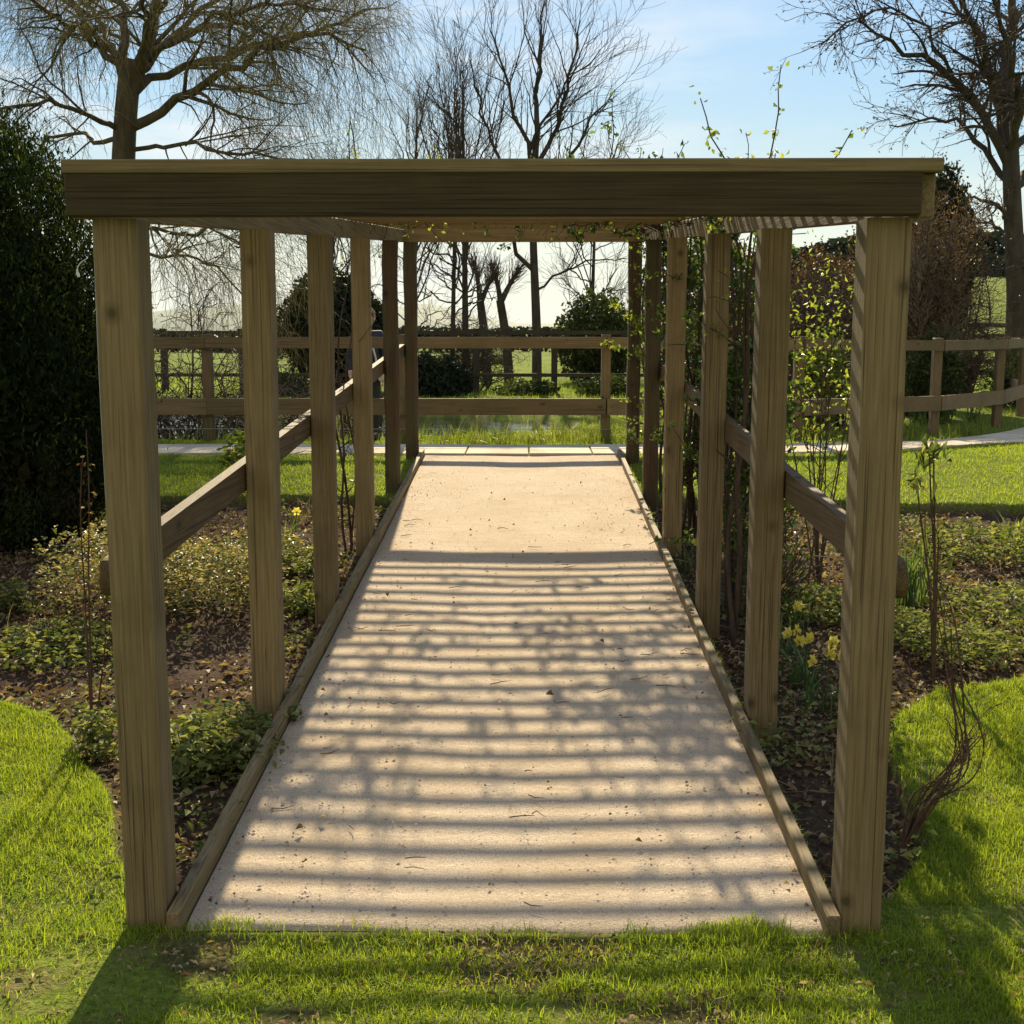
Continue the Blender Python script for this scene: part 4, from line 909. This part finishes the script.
for lab, u, v, h, r, n in (('leafy green plant by the foot of the second left post', 222, 742, .24, .24, 900), ('leafy green plant in the bed against the inner side of the front left post', 195, 760, .20, .16, 500), ('bluish leafy plant in the shade of the conifer', 60, 640, .16, .38, 900),
    ('small bright plant at the dark left edge', 8, 600, .16, .12, 220), ('small leafy plant left of the front left post', 100, 745, .22, .10, 240), ('low leafy plant between the second and third left posts', 292, 600, .16, .22, 600), ('low spreading plant before the third left post', 300, 560, .14, .30, 700),
    ('white-flecked leafy plant behind the front right post', 905, 622, .16, .22, 420), ('low leafy plant near the right lawn edge', 960, 640, .14, .32, 700), ('leafy plant under the right rail', 818, 600, .16, .30, 800), ('leafy mound in the right bed below the lawn edge', 985, 540, .20, .55, 1500), ('leafy mound at the right border below the cut lawn edge', 1030, 600, .16, .5, 1100)):
    herb(lab, u, v, h, r, n, .045)
herb('tiny weed growing over the left edging board', 292, 722, .06, .04, 40, .03)
herb('tall leafy green plant behind the left rail', 245, 478, .38, .20, 420, .09, FRESH, .35, 'lily_plant', 'tall leafy plants in the beds')
def clump(name, label, u, v, h, n, wd, mat, flowers=0, Yd=None, lean=.5, group=None, spread=.05, fl_mat=PETAL):
    if Yd is None:
        dd = (v-512)/F; s_ = (-math.sin(PITCH)-dd*math.cos(PITCH))/(math.cos(PITCH)-dd*math.sin(PITCH)); Yd = (CAM_Z+SL*3.2)/(SL-s_)
    p = at(u, v, Yd); z = float(gz(p[0], Yd)); t = thing(name, label, 'flower' if flowers else 'plant', (p[0], Yd, z), group)
    B = np.array([p[0], Yd, z-.01])+rng.normal(0, spread, (n, 3))*[1, 1, 0]
    MB().blades(B, rng.uniform(.6, 1.1, n)*h, wd, lean, segs=4).build('leaves', mat, t)
    for k in range(flowers):
        b = B[k]; top = b+np.array([rng.normal(0, .05), rng.normal(-.02, .04), h*rng.uniform(.85, 1.1)])
        f = MB(); dirv = np.array([rng.normal(0, .6), -1+rng.normal(0, .3), -.1]); dirv /= np.linalg.norm(dirv)
        s1 = np.cross(dirv, [0, 0, 1]); s1 /= np.linalg.norm(s1); s2 = np.cross(s1, dirv)
        an = np.arange(6)*np.pi/3; D = np.cos(an)[:, None]*s1+np.sin(an)[:, None]*s2
        fo = f.leaves(top+D*.017, .034, N=np.tile(dirv, (6, 1)), D=D, asp=.85)
        fl = f.build('flower', fl_mat, t)
        MB().tubes(np.stack([top, top+dirv*.011, top+dirv*.021]), np.array([.006, .0085, .011]), 8).build('corona', fl_mat, fl)
        MB().tubes(resample([b, (b+top)/2+rng.normal(0, .006, 3), top], 7), np.full(7, .0025), 5).build('stalk', STRAP, t)
    return t
for lab, u, v, nf in (('daffodils with several blooms between the two nearest right posts', 800, 668, 5), ('daffodils beside the front right post', 826, 690, 3), ('small daffodil behind the right edging board by the third right post', 681, 560, 1), ('daffodil behind the second right post', 782, 640, 2), ('single daffodil at the tip of the right lawn', 888, 735, 1), ('daffodil clump in the left bed behind the second post', 286, 536, 2), ('small daffodil under the right rail', 792, 610, 1)):
    clump('daffodil', lab, u, v, .24, 10+nf*4, .010, STRAP, nf, group='daffodils in the beds')
clump('daffodil', 'yellow daffodils behind the right fence', 972, 420, .34, 30, .014, STRAP, 4, Yd=16.3, group='daffodils in the beds')
clump('daffodil', 'daffodil clump with few blooms beyond the right fence post', 948, 424, .34, 30, .014, STRAP, 2, Yd=15.9, group='daffodils in the beds')
clump('daffodil', 'daffodil leaves with one bloom near the right fence corner', 918, 428, .30, 26, .014, STRAP, 1, Yd=15.5, group='daffodils in the beds')
clump('strap_leaf_plant', 'upright clump of dark strap leaves against the front right post', 908, 590, .42, 60, .013, STRAP, lean=.25)
clump('iris_plant', 'pale yellow-green iris leaves at the right edge', 1018, 538, .30, 16, .026, IRIS, lean=.25)

# ------------------------------------------------------------------ person beyond the fence
rng = np.random.default_rng(113)
def person():
    YP = 13.6; p0 = at(369, 440, YP); zb = float(gz(p0[0], YP))
    r = thing('person', 'person in a dark jacket standing by the pond behind the left fence', 'person', (p0[0], YP, zb))
    h = .82
    J = {'pel': (0, 0, .92), 'wai': (0, 0, 1.08), 'che': (0, .01, 1.30), 'nec': (0, 0, 1.47), 'hd0': (0, -.01, 1.56), 'hd1': (0, -.015, 1.66), 'hd2': (0, -.005, 1.72),
         'shR': (.17, 0, 1.42), 'elR': (.24, .02, 1.14), 'wrR': (.22, -.10, .92), 'haR': (.215, -.12, .84), 'shL': (-.17, 0, 1.42), 'elL': (-.24, .02, 1.14), 'wrL': (-.22, -.10, .92), 'haL': (-.215, -.12, .84),
         'hiR': (.09, 0, .86), 'knR': (.10, -.02, .48), 'anR': (.10, .03, .08), 'toR': (.12, -.13, .04), 'hiL': (-.09, 0, .86), 'knL': (-.10, -.02, .48), 'anL': (-.10, .03, .08), 'toL': (-.12, -.13, .04)}
    Rd = dict(pel=.14, wai=.135, che=.155, nec=.055, hd0=.085, hd1=.098, hd2=.07, shR=.07, shL=.07, elR=.05, elL=.05, wrR=.035, wrL=.035, haR=.03, haL=.03, hiR=.095, hiL=.095, knR=.065, knL=.065, anR=.045, anL=.045, toR=.04, toL=.04)
    E = [('pel', 'wai'), ('wai', 'che'), ('che', 'nec'), ('nec', 'hd0'), ('hd0', 'hd1'), ('hd1', 'hd2'), ('che', 'shR'), ('shR', 'elR'), ('elR', 'wrR'), ('wrR', 'haR'), ('che', 'shL'), ('shL', 'elL'), ('elL', 'wrL'), ('wrL', 'haL'), ('pel', 'hiR'), ('hiR', 'knR'), ('knR', 'anR'), ('anR', 'toR'), ('pel', 'hiL'), ('hiL', 'knL'), ('knL', 'anL'), ('anL', 'toL')]
    def skin(name, keys, edges, scale, mat, root):
        me = bpy.data.meshes.new(name); ix = {k: i for i, k in enumerate(keys)}
        me.from_pydata([tuple(np.array(J[k])*h) for k in keys], [(ix[a], ix[b]) for a, b in edges], [])
        o = bpy.data.objects.new(name, me); COL.objects.link(o); o.parent = r
        md = o.modifiers.new('skin', 'SKIN'); md.use_smooth_shade = True
        for k in keys:
            sv = me.skin_vertices[0].data[ix[k]]; q = Rd[k]*h*scale; sv.radius = (q, q*(.75 if k in ('che', 'wai', 'pel') else 1)); sv.use_root = (k == root)
        sb = o.modifiers.new('sub', 'SUBSURF'); sb.levels = 2; sb.render_levels = 2
        me.materials.append(mat); return o
    skin('body', list(J), E, 1., flat('skin', (.55, .34, .25), .55), 'pel')
    up = ['pel', 'wai', 'che', 'shR', 'elR', 'wrR', 'shL', 'elL', 'wrL', 'hiR', 'hiL']
    skin('jacket', up, [e for e in E if e[0] in up and e[1] in up], 1.26, flat('navy_cloth', (.02, .025, .04), .8), 'pel')
    J['kn2R'] = J['knR']
    tr = ['pel', 'hiR', 'knR', 'anR', 'hiL', 'knL', 'anL']
    skin('trousers', tr, [e for e in E if e[0] in tr and e[1] in tr], 1.10, flat('dark_trouser_cloth', (.03, .03, .035), .85), 'pel')
    c = np.array(parent_loc(r)); hc = c+np.array([0, .012, 1.675])*h
    d = rng.normal(size=(1600, 3)); d /= np.linalg.norm(d, axis=1, keepdims=True); d = d[(d[:, 1] > -.35) | (d[:, 2] > .55)]
    MB().leaves(hc+d*np.array([.105, .11, .11])*h, .05, N=d, D=np.cross(d, rng.normal(size=d.shape))+[0, 0, -1.], asp=.4).build('hair', flat('pale_hair', (.5, .42, .30), .6), r)
    fm = flat('face_feature', (.06, .035, .03), .4)
    for sx in (-1, 1): MB().leaves(np.array([c+np.array([sx*.034, -.112, 1.655])*h]), .022, N=np.array([[0, -1., 0]]), D=np.array([[1., 0, 0]])).build('eye', fm, r)
    m = MB(); m.tubes(np.stack([c+np.array([0, -.105, 1.655])*h, c+np.array([0, -.125, 1.625])*h, c+np.array([0, -.108, 1.615])*h]), np.array([.008, .014, .008]), 6).build('nose', bpy.data.materials['skin'], r)
    MB().tubes(np.stack([c+np.array([x_, -.102, 1.585])*h for x_ in (-.025, 0, .025)]), np.array([.003, .005, .003]), 5).build('mouth', fm, r)
    for sx in (-1, 1): MB().tubes(np.stack([c+np.array([sx*.098, 0, z_])*h for z_ in (1.675, 1.65, 1.62)]), np.array([.012, .018, .010]), 6).build('ear', bpy.data.materials['skin'], r)
    for sx, k in ((1, 'haR'), (-1, 'haL')):
        base = c+np.array(J[k])*h; P = []
        for f in range(4): P.append(resample([base+[.0, -.02+.013*f, 0], base+[sx*.004, -.025+.015*f, -.05-.008*(f in (1, 2))], base+[-sx*.012, -.03+.016*f, -.085-.01*(f in (1, 2))]], 6))
        P.append(resample([base+[0, -.03, .03], base+[-sx*.005, -.055, .0], base+[-sx*.01, -.06, -.03]], 6))
        MB().tubes(np.array(P), np.tile(np.linspace(.0095, .006, 6), (5, 1)), 6, cap=True).build('fingers', bpy.data.materials['skin'], r)
    bm_ = flat('dark_leather', (.03, .022, .018), .5)
    for sx, k in ((1, 'anR'), (-1, 'anL')):
        b = c+np.array(J[k])*h
        P = np.array([b+[0, .045, -.035], b+[0, .0, -.02], b+[sx*.008, -.06, -.035], b+[sx*.016, -.12, -.04], b+[sx*.018, -.145, -.042]])
        MB().tubes(np.array([b+[0, 0, .07], b+[0, 0, -.02]]), np.array([.05, .055]), 10, cap=True).tubes(P, np.array([.035, .05, .048, .042, .02]), 10, cap=True).build('shoe', bm_, r)
    # pale shoulder bag strap and bag
    bag = MB().box(c[0]+.13, c[0]+.25, c[1]-.13, c[1]-.02, c[2]+.80*h, c[2]+1.02*h, .02).build('shoulder_bag', flat('pale_canvas', (.6, .58, .52), .8), r)
    MB().tubes(resample([c+np.array([.15, -.13, 1.02])*h, c+np.array([.10, -.16, 1.25])*h, c+np.array([.03, -.10, 1.46])*h], 8), np.full(8, .012), 6).build('strap', bpy.data.materials['pale_canvas'], bag)
person()

# ------------------------------------------------------------------ air
rng = np.random.default_rng(114)
hm_ = bpy.data.materials.new('air_haze'); hm_.use_nodes = True; hn = hm_.node_tree; hn.nodes.clear()
ho = hn.nodes.new('ShaderNodeOutputMaterial'); pv_ = hn.nodes.new('ShaderNodeVolumePrincipled'); pv_.inputs['Color'].default_value = (.36, .60, 1, 1); pv_.inputs['Density'].default_value = HAZE
hn.links.new(pv_.outputs[0], ho.inputs['Volume'])
if HAZE: tag(MB().box(-3300, 3300, -100, 3300, -12, 120, .01).build('haze', hm_), kind='stuff')

# ------------------------------------------------------------------ light, sky, camera
rng = np.random.default_rng(115)
EL, AZ = R(30.5), R(2.2)      # sun ahead, a touch left
sd = bpy.data.lights.new('sun', 'SUN'); sd.energy = 5.0; sd.angle = R(.5); sd.color = (1, .86, .60)
so = bpy.data.objects.new('sun', sd); COL.objects.link(so)
# direction towards the sun
sv = np.array([-math.sin(AZ)*math.cos(EL), math.cos(AZ)*math.cos(EL), math.sin(EL)])
import mathutils
so.rotation_euler = mathutils.Vector(sv).to_track_quat('Z', 'Y').to_euler(); so.location = (-3, 20, 30)
W = bpy.data.worlds.new('World'); S.world = W; W.use_nodes = True; nt = W.node_tree; nt.nodes.clear()
out = nt.nodes.new('ShaderNodeOutputWorld'); bg = nt.nodes.new('ShaderNodeBackground'); sky = nt.nodes.new('ShaderNodeTexSky')
SKY_SOFT = .30
sky.sky_type = 'NISHITA'; sky.sun_disc = False; sky.sun_elevation = EL; sky.sun_rotation = -AZ; sky.dust_density = .25; sky.air_density = 1.0; sky.ozone_density = 1.8
tc = nt.nodes.new('ShaderNodeTexCoord'); sp = nt.nodes.new('ShaderNodeSeparateXYZ'); nt.links.new(tc.outputs['Generated'], sp.inputs[0])
mp = nt.nodes.new('ShaderNodeMapping'); mp.inputs['Scale'].default_value = (1.6, 1.6, 7.5); mp.inputs['Rotation'].default_value = (0, R(-14), 0); nt.links.new(tc.outputs['Generated'], mp.inputs[0])
n1 = noise(nt, mp.outputs[0], 2.6, 7, .58, .25)
cl = ramp(nt, n1, [(.50, (0, 0, 0)), (.68, (1, 1, 1))])
# more cloud to the left (west) of the view
lx = nt.nodes.new('ShaderNodeMapRange'); lx.inputs[1].default_value = .18; lx.inputs[2].default_value = -.05; lx.inputs[3].default_value = .18; lx.inputs[4].default_value = .75; nt.links.new(sp.outputs[0], lx.inputs[0])
cf = math_(nt, 'MULTIPLY', cl, lx.outputs[0])
lum = nt.nodes.new('ShaderNodeRGBToBW'); nt.links.new(sky.outputs[0], lum.inputs[0])
# soft shoulder on sky brightness, tones down the glare round the sun
sh = math_(nt, 'DIVIDE', 1.0, math_(nt, 'ADD', 1.0, math_(nt, 'MULTIPLY', lum.outputs[0], SKY_SOFT)))
cmb = nt.nodes.new('ShaderNodeVectorMath'); cmb.operation = 'SCALE'; nt.links.new(sky.outputs[0], cmb.inputs[0]); nt.links.new(sh, cmb.inputs['Scale'])
# whitish band of air low over the land
hz = nt.nodes.new('ShaderNodeMapRange'); hz.interpolation_type = 'SMOOTHSTEP'; hz.inputs[1].default_value = .20; hz.inputs[2].default_value = -.02; hz.inputs[3].default_value = 0.; hz.inputs[4].default_value = .85; nt.links.new(sp.outputs[2], hz.inputs[0])
l2 = nt.nodes.new('ShaderNodeRGBToBW'); nt.links.new(cmb.outputs[0], l2.inputs[0])
pale = nt.nodes.new('ShaderNodeVectorMath'); pale.operation = 'SCALE'; pale.inputs[0].default_value = (1.3, 1.27, 1.12); nt.links.new(l2.outputs[0], pale.inputs['Scale'])
hsv = nt.nodes.new('ShaderNodeHueSaturation'); hsv.inputs['Saturation'].default_value = 1.22; nt.links.new(cmb.outputs[0], hsv.inputs['Color'])
clr = mix(nt, hsv.outputs[0], pale.outputs[0], hz.outputs[0])
clr = mix(nt, clr, (1.0, 1.0, .93), 1., 'MULTIPLY')
bk = nt.nodes.new('ShaderNodeMapRange'); bk.interpolation_type = 'SMOOTHSTEP'; bk.inputs[1].default_value = .15; bk.inputs[2].default_value = -.5; bk.inputs[3].default_value = 0.; bk.inputs[4].default_value = .8; nt.links.new(sp.outputs[1], bk.inputs[0])
clr = mix(nt, clr, (2.15, 2.0, 1.72), bk.outputs[0])  # pale cloud tone behind the camera, unseen, added to neutralise the blue fill
scol = mix(nt, clr, (3.1, 3.06, 2.98), cf)
nt.links.new(scol, bg.inputs[0]); bg.inputs[1].default_value = .15
nt.links.new(bg.outputs[0], out.inputs[0])

cam = bpy.data.cameras.new('camera'); co = bpy.data.objects.new('camera', cam); COL.objects.link(co)
co.location = (0, 0, CAM_Z); co.rotation_euler = (math.pi/2-PITCH, 0, YAW)
cam.sensor_width = 36; cam.lens = 36*F/1024; cam.clip_start = .05; cam.clip_end = 9000
S.camera = co
S.view_settings.view_transform = 'Standard'; S.view_settings.look = 'None'; S.view_settings.exposure = 1.2; S.view_settings.gamma = 1
S.view_settings.use_curve_mapping = False
S.cycles.max_bounces = 8; S.cycles.transparent_max_bounces = 8
